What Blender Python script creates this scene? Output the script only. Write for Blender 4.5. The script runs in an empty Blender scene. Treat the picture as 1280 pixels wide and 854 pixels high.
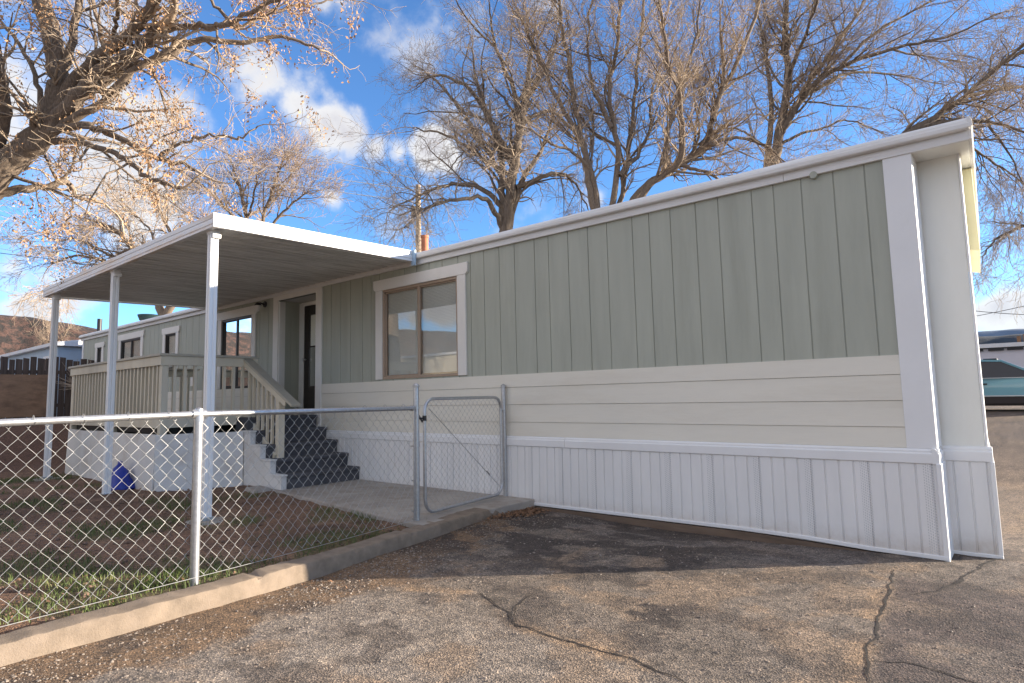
import bpy, math, random
import numpy as np
from mathutils import Vector, noise, Matrix
random.seed(7)
RND = random.Random(11)
scene = bpy.context.scene
col = scene.collection

# ------------------------------------------------------------------ camera
CAM = np.array([0.571, -5.606, 1.27]); FPX = 770.1; PPX, PPY = 634.3, 418.2
YAW, PITCH, ROLL = 0.695, 0.100, 0.022
def cam_axes():
    ca, sa, cb, sb, cc, sc = math.cos(YAW), math.sin(YAW), math.cos(PITCH), math.sin(PITCH), math.cos(ROLL), math.sin(ROLL)
    fwd = np.array([-sa*cb, ca*cb, sb]); right = np.array([ca, sa, 0.0]); dn = np.cross(fwd, right)
    return cc*right+sc*dn, -sc*right+cc*dn, fwd
CR, CD, CF = cam_axes()
def ray(px, py): return CR*(px-PPX)+CD*(py-PPY)+CF*FPX
def at(px, py, X=None, Y=None, Z=None, D=None):
    """a point of the place measured off the photograph: on a plane X/Y/Z = const, or at depth D"""
    r = ray(px, py)
    if D is not None: t = D/FPX
    elif X is not None: t = (X-CAM[0])/r[0]
    elif Y is not None: t = (Y-CAM[1])/r[1]
    else: t = (Z-CAM[2])/r[2]
    return Vector((CAM+t*r).tolist())
cam = bpy.data.cameras.new('camera'); co = bpy.data.objects.new('camera', cam); col.objects.link(co)
co.matrix_world = Matrix(((CR[0], -CD[0], -CF[0], CAM[0]), (CR[1], -CD[1], -CF[1], CAM[1]), (CR[2], -CD[2], -CF[2], CAM[2]), (0, 0, 0, 1)))
cam.sensor_width = 36; cam.lens = FPX/1280*36
cam.shift_x = (640-PPX)/1280; cam.shift_y = (PPY-427)/1280
cam.clip_start = 0.05; cam.clip_end = 20000
scene.camera = co

# ------------------------------------------------------------------ materials
def nt(name):
    m = bpy.data.materials.new(name); m.use_nodes = True
    t = m.node_tree; t.nodes.clear()
    out = t.nodes.new('ShaderNodeOutputMaterial'); b = t.nodes.new('ShaderNodeBsdfPrincipled')
    t.links.new(b.outputs[0], out.inputs[0])
    return m, t, b, out
def N(t, typ, **kw):
    n = t.nodes.new(typ)
    for k, v in kw.items():
        if k.startswith('i_'):
            key = k[2:]; key = int(key) if key.isdigit() else key.replace('_', ' ')
            n.inputs[key].default_value = v
        else: setattr(n, k, v)
    return n
def ramp(t, src, stops):
    r = t.nodes.new('ShaderNodeValToRGB'); t.links.new(src, r.inputs[0])
    while len(r.color_ramp.elements) < len(stops): r.color_ramp.elements.new(0.5)
    for e, (p, c) in zip(r.color_ramp.elements, stops):
        e.position = p; e.color = (*c, 1) if len(c) == 3 else c
    return r.outputs[0]
def mix(t, fac, a, b, mode='MIX'):
    n = t.nodes.new('ShaderNodeMix'); n.data_type = 'RGBA'; n.blend_type = mode
    for s, v in ((0, fac), (6, a), (7, b)):
        if isinstance(v, bpy.types.NodeSocket): t.links.new(v, n.inputs[s])
        else: n.inputs[s].default_value = v if s == 0 else (*v, 1)
    return n.outputs[2]
def coords(t, scale=(1, 1, 1)):
    tc = t.nodes.new('ShaderNodeTexCoord'); mp = t.nodes.new('ShaderNodeMapping'); mp.inputs[3].default_value = scale
    t.links.new(tc.outputs['Object'], mp.inputs[0]); return mp.outputs[0]
def noise_fac(t, vec, scale, detail=6, rough=0.6):
    n = N(t, 'ShaderNodeTexNoise', i_Scale=scale, i_Detail=detail, i_Roughness=rough); t.links.new(vec, n.inputs['Vector']); return n.outputs[0]
def bump(t, b, h, strength=0.3, dist=0.01):
    n = N(t, 'ShaderNodeBump', i_Strength=strength, i_Distance=dist); t.links.new(h, n.inputs['Height']); t.links.new(n.outputs[0], b.inputs['Normal'])
def paint(name, c, rough=0.55, var=0.12, scale=(1, 1, 1), nscale=3.0, bs=0.15, metal=0.0, dirt=None, dirt_amt=0.5, dirt_scale=2.0, bscale=60):
    m, t, b, o = nt(name); v = coords(t, scale)
    f = noise_fac(t, v, nscale)
    lo = tuple(x*(1-var) for x in c); hi = tuple(min(1, x*(1+var)) for x in c)
    cc = ramp(t, f, [(0.3, lo), (0.7, hi)])
    if dirt:
        d = ramp(t, noise_fac(t, v, dirt_scale, 9, 0.7), [(0.5, (0, 0, 0)), (0.75, (dirt_amt,)*3)])
        mx = t.nodes.new('ShaderNodeMix'); mx.data_type = 'RGBA'; t.links.new(d, mx.inputs[0]); t.links.new(cc, mx.inputs[6]); mx.inputs[7].default_value = (*dirt, 1); cc = mx.outputs[2]
    t.links.new(cc, b.inputs['Base Color']); b.inputs['Roughness'].default_value = rough; b.inputs['Metallic'].default_value = metal
    if bs: bump(t, b, noise_fac(t, v, bscale, 4), bs, 0.004)
    return m

M = {}
M['green'] = paint('green_siding_paint', (0.385, 0.402, 0.342), 0.6, 0.07, (1, 1, 0.12), 7, 0.25, dirt=(0.26, 0.27, 0.22), dirt_amt=0.5, dirt_scale=4, bscale=45)
M['cream'] = paint('cream_siding_paint', (0.73, 0.70, 0.615), 0.55, 0.05, (0.15, 1, 1), 6, 0.25, dirt=(0.45, 0.40, 0.32), dirt_amt=0.5, dirt_scale=3, bscale=45)
M['white'] = paint('white_trim_paint', (0.76, 0.765, 0.77), 0.45, 0.04, (1, 1, 1), 4, 0.12, dirt=(0.55, 0.53, 0.5), dirt_amt=0.25)
M['whitec'] = paint('warm_white_trim_paint', (0.74, 0.72, 0.68), 0.5, 0.05, (1, 1, 1), 4, 0.15, dirt=(0.5, 0.47, 0.42), dirt_amt=0.25)
M['bay'] = paint('off_white_bay_paint', (0.77, 0.77, 0.72), 0.5, 0.05, (1, 1, .3), 3, 0.12, dirt=(0.52, 0.51, 0.46), dirt_amt=0.25)
M['yellow'] = paint('yellowed_awning_paint', (0.70, 0.66, 0.42), 0.5, 0.06)
M['fascia'] = paint('weathered_fascia_paint', (0.72, 0.72, 0.715), 0.5, 0.06, (.5, 1, 8), 3, 0.2, dirt=(0.42, 0.36, 0.3), dirt_amt=0.6, dirt_scale=2.5)
M['roof'] = paint('roof_coating', (0.72, 0.73, 0.75), 0.5, 0.05, dirt=(0.5, 0.47, 0.43), dirt_amt=0.4)
M['tan'] = paint('bronze_window_frame', (0.36, 0.27, 0.2), 0.4, 0.06, bs=0)
M['dark'] = paint('dark_window_frame', (0.03, 0.027, 0.025), 0.4, 0.1, bs=0)
M['inside'] = paint('room_behind_glass', (0.05, 0.05, 0.05), 0.9, 0.1, bs=0)
M['blind'] = paint('blind_slats', (0.90, 0.89, 0.84), 0.6, 0.04, bs=0)
M['door'] = paint('dark_brown_door', (0.022, 0.018, 0.017), 0.35, 0.15, bs=0.05)
M['black'] = paint('black_metal', (0.018, 0.018, 0.02), 0.45, 0.1, bs=0)
M['rust'] = paint('terracotta_flue', (0.42, 0.16, 0.08), 0.8, 0.25, dirt=(0.2, 0.1, 0.06))
M['ventgreen'] = paint('dark_green_vent', (0.03, 0.06, 0.055), 0.6, 0.1)
M['deck'] = paint('tan_deck_paint', (0.62, 0.565, 0.45), 0.55, 0.07, (1, 1, 0.3), 5, 0.25, dirt=(0.36, 0.29, 0.2), dirt_amt=0.35)
M['decktop'] = paint('grey_tan_cap', (0.43, 0.40, 0.33), 0.5, 0.07, (1, 1, 1), 5, 0.25, dirt=(0.3, 0.25, 0.2), dirt_amt=0.35)
M['skirt'] = paint('white_stucco_skirt', (0.66, 0.655, 0.64), 0.8, 0.07, bs=0.5, bscale=90, dirt=(0.45, 0.34, 0.24), dirt_amt=0.6)
M['carpet'] = paint('charcoal_carpet', (0.072, 0.074, 0.084), 0.95, 0.2, bs=0.6, bscale=220)
M['concrete'] = paint('old_concrete', (0.34, 0.31, 0.275), 0.85, 0.16, bs=0.5, bscale=110, dirt=(0.2, 0.15, 0.11), dirt_amt=0.75, dirt_scale=3.5)
M['kerb'] = paint('worn_kerb_concrete', (0.20, 0.155, 0.115), 0.9, 0.25, nscale=9, bs=0.9, bscale=120, dirt=(0.24, 0.19, 0.15), dirt_amt=0.7, dirt_scale=4)
M['galv'] = paint('galvanised_steel', (0.46, 0.47, 0.49), 0.36, 0.14, nscale=40, bs=0.1, metal=0.8)
M['wire'] = paint('galvanised_wire', (0.42, 0.42, 0.41), 0.45, 0.12, nscale=30, bs=0, metal=0.5)
M['lightwire'] = paint('pale_cable', (0.6, 0.62, 0.65), 0.5, 0.05, bs=0)
M['blue'] = paint('blue_plastic_bag', (0.012, 0.035, 0.30), 0.4, 0.2, nscale=12, bs=0.6, bscale=25)
M['blueflash'] = paint('pale_blue_flashing', (0.35, 0.5, 0.66), 0.4, 0.08)
M['board'] = paint('weathered_fence_boards', (0.085, 0.062, 0.05), 0.9, 0.4, (6, 6, 0.4), 5, 0.5)
M['ply'] = paint('brown_stained_plywood', (0.27, 0.165, 0.10), 0.8, 0.22, (1, 1, 2.5), 3, 0.3, dirt=(0.1, 0.06, 0.04), dirt_amt=0.8)
M['timber'] = paint('sill_timber', (0.15, 0.105, 0.075), 0.9, 0.3, (0.4, 3, 3), 6, 0.5)
M['bluehome'] = paint('pale_blue_siding', (0.42, 0.52, 0.62), 0.6, 0.05, bs=0.1)
M['beigehome'] = paint('beige_siding', (0.62, 0.55, 0.42), 0.6, 0.06)
M['bark'] = paint('elm_bark', (0.19, 0.145, 0.108), 0.95, 0.5, (6, 6, 2), 9, 0.9, bscale=30, dirt=(0.1, 0.08, 0.065), dirt_amt=0.7)
M['barkdark'] = paint('dark_elm_bark', (0.17, 0.135, 0.105), 0.95, 0.4, (4, 4, 0.7), 7, 0.9, bscale=30, dirt=(0.08, 0.065, 0.05), dirt_amt=0.8)
M['twig'] = paint('warm_twigs', (0.39, 0.30, 0.215), 0.9, 0.25, nscale=1.2, bs=0)
M['twigdark'] = paint('brown_twigs', (0.40, 0.32, 0.245), 0.9, 0.25, nscale=1.2, bs=0)
M['twigpale'] = paint('pale_twigs', (0.38, 0.29, 0.21), 0.9, 0.25, nscale=1.2, bs=0)
M['deadleaf'] = paint('dry_tan_leaves', (0.40, 0.235, 0.12), 0.8, 0.5, nscale=9, bs=0)
M['litter'] = paint('leaf_litter', (0.20, 0.11, 0.06), 0.9, 0.4, nscale=20, bs=0)
M['pole'] = paint('weathered_pole_wood', (0.38, 0.29, 0.2), 0.9, 0.35, (4, 4, 0.6), 5, 0.4)
M['whitebuild'] = paint('white_building_paint', (0.66, 0.64, 0.68), 0.7, 0.04)
M['tyre'] = paint('tyre_rubber', (0.02, 0.02, 0.02), 0.8, 0.1, bs=0)
M['chrome'] = paint('pale_metal', (0.6, 0.6, 0.6), 0.3, 0.03, bs=0, metal=0.7)
M['cladding'] = paint('dark_lower_cladding', (0.035, 0.025, 0.022), 0.6, 0.1, bs=0)

def glass_mat(name, tint=(0.95, 0.97, 0.96), refl=1.0, ior=1.55):
    m, t, b, o = nt(name); t.nodes.remove(b)
    tr = N(t, 'ShaderNodeBsdfTransparent'); tr.inputs[0].default_value = (*tint, 1)
    gl = N(t, 'ShaderNodeBsdfGlossy'); gl.inputs['Roughness'].default_value = 0.015; gl.inputs[0].default_value = (refl, refl, refl, 1)
    fr = N(t, 'ShaderNodeFresnel'); fr.inputs[0].default_value = ior
    v = coords(t); nn = N(t, 'ShaderNodeBump', i_Strength=0.03, i_Distance=0.02); t.links.new(noise_fac(t, v, 1.6, 1), nn.inputs['Height'])
    t.links.new(nn.outputs[0], gl.inputs['Normal'])
    ma = N(t, 'ShaderNodeMath', operation='MULTIPLY_ADD'); t.links.new(fr.outputs[0], ma.inputs[0]); ma.inputs[1].default_value = 1.4; ma.inputs[2].default_value = 0.04
    ma.use_clamp = True
    mx = N(t, 'ShaderNodeMixShader'); t.links.new(ma.outputs[0], mx.inputs[0]); t.links.new(tr.outputs[0], mx.inputs[1]); t.links.new(gl.outputs[0], mx.inputs[2])
    t.links.new(mx.outputs[0], o.inputs[0]); return m
M['glass'] = glass_mat('window_glass')
M['darkglass'] = glass_mat('tinted_glass', (0.25, 0.3, 0.32))

# canopy underside: baked enamel; reflected streaks and seam oxidation painted into its colour
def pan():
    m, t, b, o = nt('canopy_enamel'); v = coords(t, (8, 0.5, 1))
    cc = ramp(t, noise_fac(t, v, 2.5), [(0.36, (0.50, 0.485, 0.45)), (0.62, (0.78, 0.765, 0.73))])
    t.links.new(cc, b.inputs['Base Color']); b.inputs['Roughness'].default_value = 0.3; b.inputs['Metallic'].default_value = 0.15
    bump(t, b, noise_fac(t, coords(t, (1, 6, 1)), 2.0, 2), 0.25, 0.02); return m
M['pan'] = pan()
def fascia_mat():
    m, t, b, o = nt('canopy_gutter_paint'); v = coords(t, (0.6, 1, 6))
    st = ramp(t, noise_fac(t, coords(t, (0.45, 1, 5)), 1.6, 5, 0.6), [(0.5, (0.74, 0.75, 0.77)), (0.62, (0.68, 0.56, 0.45)), (0.75, (0.62, 0.42, 0.28))])
    t.links.new(st, b.inputs['Base Color']); b.inputs['Roughness'].default_value = 0.42; return m
M['gutter'] = fascia_mat()

def car_paint():
    m, t, b, o = nt('teal_car_paint'); b.inputs['Base Color'].default_value = (0.19, 0.40, 0.47, 1); b.inputs['Metallic'].default_value = 0.35
    b.inputs['Roughness'].default_value = 0.28; b.inputs['Coat Weight'].default_value = 0.8; return m
M['car'] = car_paint()

def vskirt():
    """white vinyl skirting: perforated vent columns every fourth panel"""
    m, t, b, o = nt('vinyl_skirting'); tc = N(t, 'ShaderNodeTexCoord'); sp = N(t, 'ShaderNodeSeparateXYZ'); t.links.new(tc.outputs['Object'], sp.inputs[0])
    def mth(op, a, bb=None, c=None):
        n = N(t, 'ShaderNodeMath', operation=op)
        for i, v in enumerate((a, bb, c)):
            if v is None: continue
            if isinstance(v, bpy.types.NodeSocket): t.links.new(v, n.inputs[i])
            else: n.inputs[i].default_value = v
        return n.outputs[0]
    px = mth('FLOORED_MODULO', mth('ADD', sp.outputs[0], 0.09), 0.416)
    incol = mth('LESS_THAN', mth('ABSOLUTE', mth('SUBTRACT', px, 0.06)), 0.034)
    dx = mth('ABSOLUTE', mth('SUBTRACT', mth('FLOORED_MODULO', sp.outputs[0], 0.0135), 0.00675))
    dz = mth('ABSOLUTE', mth('SUBTRACT', mth('FLOORED_MODULO', mth('ADD', sp.outputs[2], mth('MULTIPLY', sp.outputs[0], 0.5)), 0.020), 0.010))
    dot = mth('LESS_THAN', mth('ADD', dx, mth('MULTIPLY', dz, 0.5)), 0.0040)
    f = mth('MULTIPLY', incol, dot)
    v = coords(t, (1, 1, 0.25)); base = ramp(t, noise_fac(t, v, 5), [(0.3, (0.70, 0.70, 0.70)), (0.7, (0.775, 0.77, 0.765))])
    g = ramp(t, sp.outputs[2], [(0.03, (0.70, 0.6, 0.5)), (0.13, (1, 1, 1))])
    base = mix(t, 0.35, base, g, 'MULTIPLY')
    spl = mth('MULTIPLY', mth('SUBTRACT', 1.0, mth('DIVIDE', sp.outputs[2], 0.20), None), mth('SUBTRACT', noise_fac(t, coords(t), 14, 8, .75), .30)); spl.node.use_clamp = True
    base = mix(t, mth('MULTIPLY', spl, 1.6), base, (0.36, 0.27, 0.19))
    mx = t.nodes.new('ShaderNodeMix'); mx.data_type = 'RGBA'; t.links.new(f, mx.inputs[0]); t.links.new(base, mx.inputs[6]); mx.inputs[7].default_value = (0.50, 0.51, 0.52, 1)
    t.links.new(mx.outputs[2], b.inputs['Base Color']); b.inputs['Roughness'].default_value = 0.42
    bump(t, b, noise_fac(t, coords(t, (1, 1, .2)), 9, 2), 0.2, 0.01); return m
M['vinyl'] = vskirt()

def ground_mat(name, attr, rough=0.95, bs=0.7, s1=55, s2=260, grit=0.5):
    m, t, b, o = nt(name); a = N(t, 'ShaderNodeAttribute', attribute_name=attr); v = coords(t)
    sp = ramp(t, noise_fac(t, v, s2, 3, 0.7), [(0.34, (1-grit,)*3), (0.5, (1, 1, 1)), (0.68, (1+grit*1.3, 1+grit*1.2, 1+grit*1.1))])
    vo = N(t, 'ShaderNodeTexVoronoi', i_Scale=125.0); t.links.new(v, vo.inputs['Vector'])
    sv = ramp(t, vo.outputs['Color'], [(0.12, (0.42, 0.40, 0.40)), (0.5, (.95, .95, .95)), (0.85, (2.0, 1.85, 1.65))])
    c = mix(t, 1.0, a.outputs[0], sp, 'MULTIPLY'); c = mix(t, 0.8, c, sv, 'MULTIPLY'); c = mix(t, 1.0, c, ramp(t, noise_fac(t, v, 24, 9, .78), [(0.36, (.62, .60, .58)), (0.5, (1, 1, 1)), (0.64, (1.35, 1.3, 1.22))]), 'MULTIPLY')
    t.links.new(c, b.inputs['Base Color']); b.inputs['Roughness'].default_value = rough
    mm = N(t, 'ShaderNodeMath', operation='ADD'); t.links.new(noise_fac(t, v, s1, 5, .7), mm.inputs[0]); t.links.new(vo.outputs['Distance'], mm.inputs[1])
    bump(t, b, mm.outputs[0], bs, 0.008); return m
M['asphalt'] = ground_mat('old_asphalt', 'tint', bs=.5, s1=70, s2=190, grit=.6)
M['soil'] = ground_mat('yard_soil', 'tint', bs=0.8, s1=30, grit=0.35)
M['earth'] = paint('red_earth', (0.17, 0.11, 0.08), 0.95, 0.3, nscale=0.3)
M['crack'] = paint('crack_dirt', (0.035, 0.027, 0.022), 0.98, 0.3, nscale=30, bs=0.8)
M['stone'] = paint('gravel_stone', (0.24, 0.20, 0.165), 0.9, 0.5, nscale=25, bs=0)
def grassm():
    m, t, b, o = nt('grass_blades'); v = coords(t)
    cc = ramp(t, noise_fac(t, v, 5), [(0.3, (0.045, 0.075, 0.015)), (0.55, (0.085, 0.125, 0.025)), (0.75, (0.22, 0.19, 0.08))])
    t.links.new(cc, b.inputs['Base Color']); b.inputs['Roughness'].default_value = 0.6; return m
M['grass'] = grassm()
def hillm(name, a, bcol, sc, thr=0.5):
    m, t, b, o = nt(name); v = coords(t)
    f = noise_fac(t, v, sc, 8, 0.75)
    cc = ramp(t, f, [(thr-0.06, a), (thr+0.04, bcol)]); t.links.new(cc, b.inputs['Base Color']); b.inputs['Roughness'].default_value = 1
    bump(t, b, f, 1.0, 3.0); return m
M['mesa'] = hillm('red_mesa', (0.035, 0.03, 0.028), (0.115, 0.066, 0.053), 0.20, 0.53)
M['forest'] = hillm('dark_forest_ridge', (0.012, 0.018, 0.026), (0.022, 0.032, 0.042), 0.01)
M['far'] = hillm('hazed_far_ridge', (0.10, 0.15, 0.22), (0.13, 0.18, 0.25), 0.002)  # distance haze is painted into the ridge as its blue colour

# ------------------------------------------------------------------ mesh helpers
class MB:
    def __init__(s): s.v = []; s.f = []
    def add(s, vs, fs):
        n = len(s.v); s.v += [tuple(v) for v in vs]; s.f += [tuple(i+n for i in f) for f in fs]; return s
    def box(s, x0, x1, y0, y1, z0, z1):
        x0, x1 = sorted((x0, x1)); y0, y1 = sorted((y0, y1)); z0, z1 = sorted((z0, z1))
        return s.add([(x0, y0, z0), (x1, y0, z0), (x1, y1, z0), (x0, y1, z0), (x0, y0, z1), (x1, y0, z1), (x1, y1, z1), (x0, y1, z1)],
                     [(0, 3, 2, 1), (4, 5, 6, 7), (0, 1, 5, 4), (1, 2, 6, 5), (2, 3, 7, 6), (3, 0, 4, 7)])
    def bar(s, p, q, w, h, up=(0, 0, 1)):
        p, q = Vector(p), Vector(q); d = (q-p).normalized(); sd = d.cross(Vector(up)).normalized(); u = sd.cross(d)
        vs = [c+sd*a*w/2+u*b*h/2 for c in (p, q) for a, b in ((-1, -1), (1, -1), (1, 1), (-1, 1))]
        return s.add(vs, [(0, 1, 2, 3), (7, 6, 5, 4), (0, 4, 5, 1), (1, 5, 6, 2), (2, 6, 7, 3), (3, 7, 4, 0)])
    def prism(s, prof, axis, a, b):
        """closed 2-D profile swept along axis from a to b. axis 'x': prof=(y,z); 'y': (x,z); 'z': (x,y)"""
        mk = {'x': lambda p, t: (t, p[0], p[1]), 'y': lambda p, t: (p[0], t, p[1]), 'z': lambda p, t: (p[0], p[1], t)}[axis]
        n = len(prof); vs = [mk(p, a) for p in prof]+[mk(p, b) for p in prof]
        fs = [(i, (i+1) % n, (i+1) % n+n, i+n) for i in range(n)]+[tuple(range(n))[::-1], tuple(range(n, 2*n))]
        return s.add(vs, fs)
    def tube(s, pts, r, n=10, caps=True):
        pts = [Vector(p) for p in pts]; k = len(pts); rs = r if isinstance(r, (list, tuple)) else [r]*k
        vs = []; ref = Vector((0, 0, 1))
        for i, p in enumerate(pts):
            d = (pts[min(i+1, k-1)]-pts[max(i-1, 0)]).normalized()
            if abs(d.dot(ref)) > 0.93: ref = Vector((1, 0, 0)) if abs(d.x) < 0.9 else Vector((0, 1, 0))
            a = d.cross(ref).normalized(); b = a.cross(d)
            ref = b if b.length > .5 else ref
            vs += [p+(a*math.cos(6.2832*j/n)+b*math.sin(6.2832*j/n))*rs[i] for j in range(n)]
        fs = [(i*n+j, i*n+(j+1) % n, (i+1)*n+(j+1) % n, (i+1)*n+j) for i in range(k-1) for j in range(n)]
        if caps: fs += [tuple(range(n))[::-1], tuple(range((k-1)*n, k*n))]
        return s.add(vs, fs)
    def build(s, name, mat, parent=None, smooth=False, bevel=0, loc=None):
        me = bpy.data.meshes.new(name); me.from_pydata([tuple(v) for v in s.v], [], s.f); me.materials.append(mat); me.update()
        import bmesh
        bm = bmesh.new(); bm.from_mesh(me); bmesh.ops.recalc_face_normals(bm, faces=bm.faces); bm.to_mesh(me); bm.free()
        if smooth:
            me.polygons.foreach_set('use_smooth', [True]*len(me.polygons))
            try: me.set_sharp_from_angle(angle=math.radians(40))
            except Exception: pass
        o = bpy.data.objects.new(name, me); col.objects.link(o)
        if loc is not None:
            me.transform(Matrix.Translation(-Vector(loc))); o.location = loc
        if parent is not None:
            o.parent = parent
            if parent.type == 'EMPTY': o.location = Vector(o.location)-root_loc(parent)
            else: o.location = Vector(o.location)-root_loc(parent)
        if bevel:
            b = o.modifiers.new('bevel', 'BEVEL'); b.width = bevel; b.segments = 2; b.limit_method = 'ANGLE'; b.harden_normals = False
        return o
def root_loc(o):
    v = Vector(o.location)
    while o.parent: o = o.parent; v += Vector(o.location)
    return v
def tag(o, label=None, cat=None, group=None, kind=None):
    if label: o['label'] = label
    if cat: o['category'] = cat
    if group: o['group'] = group
    if kind: o['kind'] = kind
    return o
def empty(name, loc, label, cat, group=None):
    o = bpy.data.objects.new(name, None); col.objects.link(o); o.location = loc; return tag(o, label, cat, group)
def fbm(x, y, z, o=4):
    return noise.fractal(Vector((x, y, z)), 1.0, 2.0, o)
def sstep(a, b, x):
    t = min(1, max(0, (x-a)/(b-a))); return t*t*(3-2*t)

# ------------------------------------------------------------------ terrain
def zdrive(x, y):
    z = 0.0
    if y > 0: z = 0.6*sstep(0, 18, y)
    z += 0.035*sstep(-2.2, -3.6, x)*sstep(-3, 0, y)
    z -= 0.05*sstep(-6, -16, y)
    return z
def zyard(x, y):
    z = 0.075 + 0.05*sstep(-4, -9, x)
    z += 0.85*sstep(-12.6, -17.2, x)
    return z
def grid_mesh(name, xs, ys, zf, cf, mat):
    nx, ny = len(xs), len(ys); vs = []; cs = []
    for y in ys:
        for x in xs:
            vs.append((x, y, zf(x, y)))
            if cf: c = cf(x, y); cs += [c[0], c[1], c[2], 1.0]
    fs = [(j*nx+i, j*nx+i+1, (j+1)*nx+i+1, (j+1)*nx+i) for j in range(ny-1) for i in range(nx-1)]
    me = bpy.data.meshes.new(name); me.from_pydata(vs, [], fs); me.materials.append(mat)
    if cf:
        a = me.attributes.new('tint', 'FLOAT_COLOR', 'POINT'); a.data.foreach_set('color', cs)
    me.polygons.foreach_set('use_smooth', [True]*len(me.polygons))
    o = bpy.data.objects.new(name, me); col.objects.link(o); return o
def axis(*segs):
    r = []
    for a, b, s in segs:
        n = max(1, int(round((b-a)/s))); r += [a+(b-a)*i/n for i in range(n)]
    return r+[segs[-1][1]]

def kerb_x(y):   # outer face of the kerb at the ground
    return -3.36-0.40*sstep(-4.3, 0.2, y) + 0.05*(y+5.0)*(1 if y < -5 else 0)
SEAM = [at(px, py, Z=0) for px, py in ((1122, 690), (1118, 716), (1112, 745), (1100, 780), (1092, 815), (1080, 900))]
CRK = [at(px, py, Z=0) for px, py in ((400, 735), (600, 742), (622, 758), (650, 785), (700, 803), (760, 820), (815, 838), (900, 875))]
BLOT = [(at(px, py, Z=0), r, k) for px, py, r, k in ((835, 780, .20, 1), (815, 800, .16, .9), (850, 765, .12, .8), (1000, 728, .20, .5), (930, 726, .22, .5), (1060, 722, .18, .5), (1210, 745, .16, .6), (470, 760, .12, .5), (1250, 690, .2, .7))]
def seam_x(y):
    for p, q in zip(SEAM, SEAM[1:]):
        lo, hi = sorted((p.y, q.y))
        if lo <= y <= hi: return p.x+(q.x-p.x)*(y-p.y)/(q.y-p.y+1e-9)
    return SEAM[0].x if y > SEAM[0].y else SEAM[-1].x
def crk_side(x, y):
    """positive on the camera side of the long crack"""
    best = None
    for p, q in zip(CRK, CRK[1:]):
        d = q-p; t_ = max(0, min(1, ((x-p.x)*d.x+(y-p.y)*d.y)/(d.x*d.x+d.y*d.y))); cx, cy = p.x+d.x*t_, p.y+d.y*t_; ds = math.hypot(x-cx, y-cy); sg = d.x*(y-cy)-d.y*(x-cx)
        if best is None or ds < best[0]: best = (ds, sg)
    return best[0]*(-1 if best[1] > 0 else 1)
def drive_col(x, y):
    n1 = fbm(x*.55+3, y*.55, 0, 6); n2 = fbm(x*2.1, y*2.1, 4, 6); n3 = fbm(x*9, y*9, 9, 4); n4 = fbm(x*1.7+4, y*2.6, 5, 8)
    asp = np.array([0.150, 0.126, 0.106])*(1+.22*n1+.2*n2+.35*n3)
    dirt = np.array([0.145, 0.098, 0.062])*(1+.3*n2+.3*n3)
    sand = np.array([0.225, 0.158, 0.102])*(1+.25*n3)
    pale = np.array([0.250, 0.218, 0.188])*(1+.3*n3)
    dark = np.array([0.040, 0.032, 0.028])*(1+.4*n3)
    def mx(c, d, k): k = min(1, max(0, k)); return c*(1-k)+d*k
    c = asp; near = -8 < y < .6
    if near and -4.5 < x < 4:
        side = crk_side(x, y)
        c = mx(c, pale, sstep(.03, .16, side+.05*n2)*(.55+.6*n4) if y < -1.5 else 0)
        c = mx(c, sand, sstep(.02, .20, n2*.8+n1*.5)*.45)
        c = mx(c, sand, .8*sstep(.09, .02, abs(side))*sstep(-.3, .2, n2))
        sx = seam_x(y)+.03*n2
        c = mx(c, np.array([0.080, 0.062, 0.056])*(1+.35*n3), sstep(-.01, .04, x-sx)*sstep(-.55, -.8, y)*(.95-.5*sstep(.15, .4, n4)))
        c = mx(c, sand, .75*sstep(.10, .01, abs(x-sx+.06))*sstep(-.2, .15, n2)*sstep(-.4, -.7, y))
        dk = x-kerb_x(y)
        c = mx(c, dirt, sstep(.70+.45*n2+.2*n3, .45+.4*n2, dk))
        c = mx(c, pale*.9, sstep(.55, .8, dk)*sstep(1.6, 1.2, dk)*sstep(-.02, .08, n4)*.7*sstep(-2.6, -3.0, y))
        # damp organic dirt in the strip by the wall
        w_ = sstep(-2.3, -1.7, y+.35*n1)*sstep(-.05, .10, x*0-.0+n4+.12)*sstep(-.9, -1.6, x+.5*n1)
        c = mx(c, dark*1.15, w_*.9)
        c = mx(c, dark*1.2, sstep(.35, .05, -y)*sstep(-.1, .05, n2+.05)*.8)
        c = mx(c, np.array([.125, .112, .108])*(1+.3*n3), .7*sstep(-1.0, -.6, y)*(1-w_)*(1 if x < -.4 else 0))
        for p, r, k in BLOT:
            d = math.hypot(x-p.x, y-p.y)/r
            if d < 1.6: c = mx(c, dark*1.3, k*sstep(.0, .16, 1-d+.9*n2+.8*n3-.25))
        c = mx(c, dark*1.6, .55*sstep(.20, .26, fbm(x*3.1+1, y*3.1+5, 11, 7)))
    if y > .4:
        k = sstep(.4, 1.5, y); c = c*(1-k)+np.array([0.135, 0.10, 0.072])*(1+.35*n1+.35*n2+.3*n3)*k
        c = mx(c, dark*2, .5*sstep(.05, .2, fbm(x*.9, y*.7, 3, 6)))
    return np.clip(c, .015, .6)
def drive_z(x, y):
    z = zdrive(x, y)
    if -6 < y < 1.5: z += .0016*fbm(x*16, y*16, 1, 3)+.010*fbm(x*1.6, y*1.6, 6, 3)-.03*sstep(-.3, -1.4, x)*sstep(-.9, -.1, y)*sstep(-4.2, -3.6, x)
    return z+.012
xs = axis((-3.78, 2.6, .026), (2.6, 8, .2), (8, 40, 2)); ys = axis((-14, -5.0, .4), (-5.0, 1.2, .026), (1.2, 6, .15), (6, 18, .6), (18, 60, 3))
drive = grid_mesh('driveway', xs, ys, drive_z, drive_col, M['asphalt']); tag(drive, kind='structure')

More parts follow.
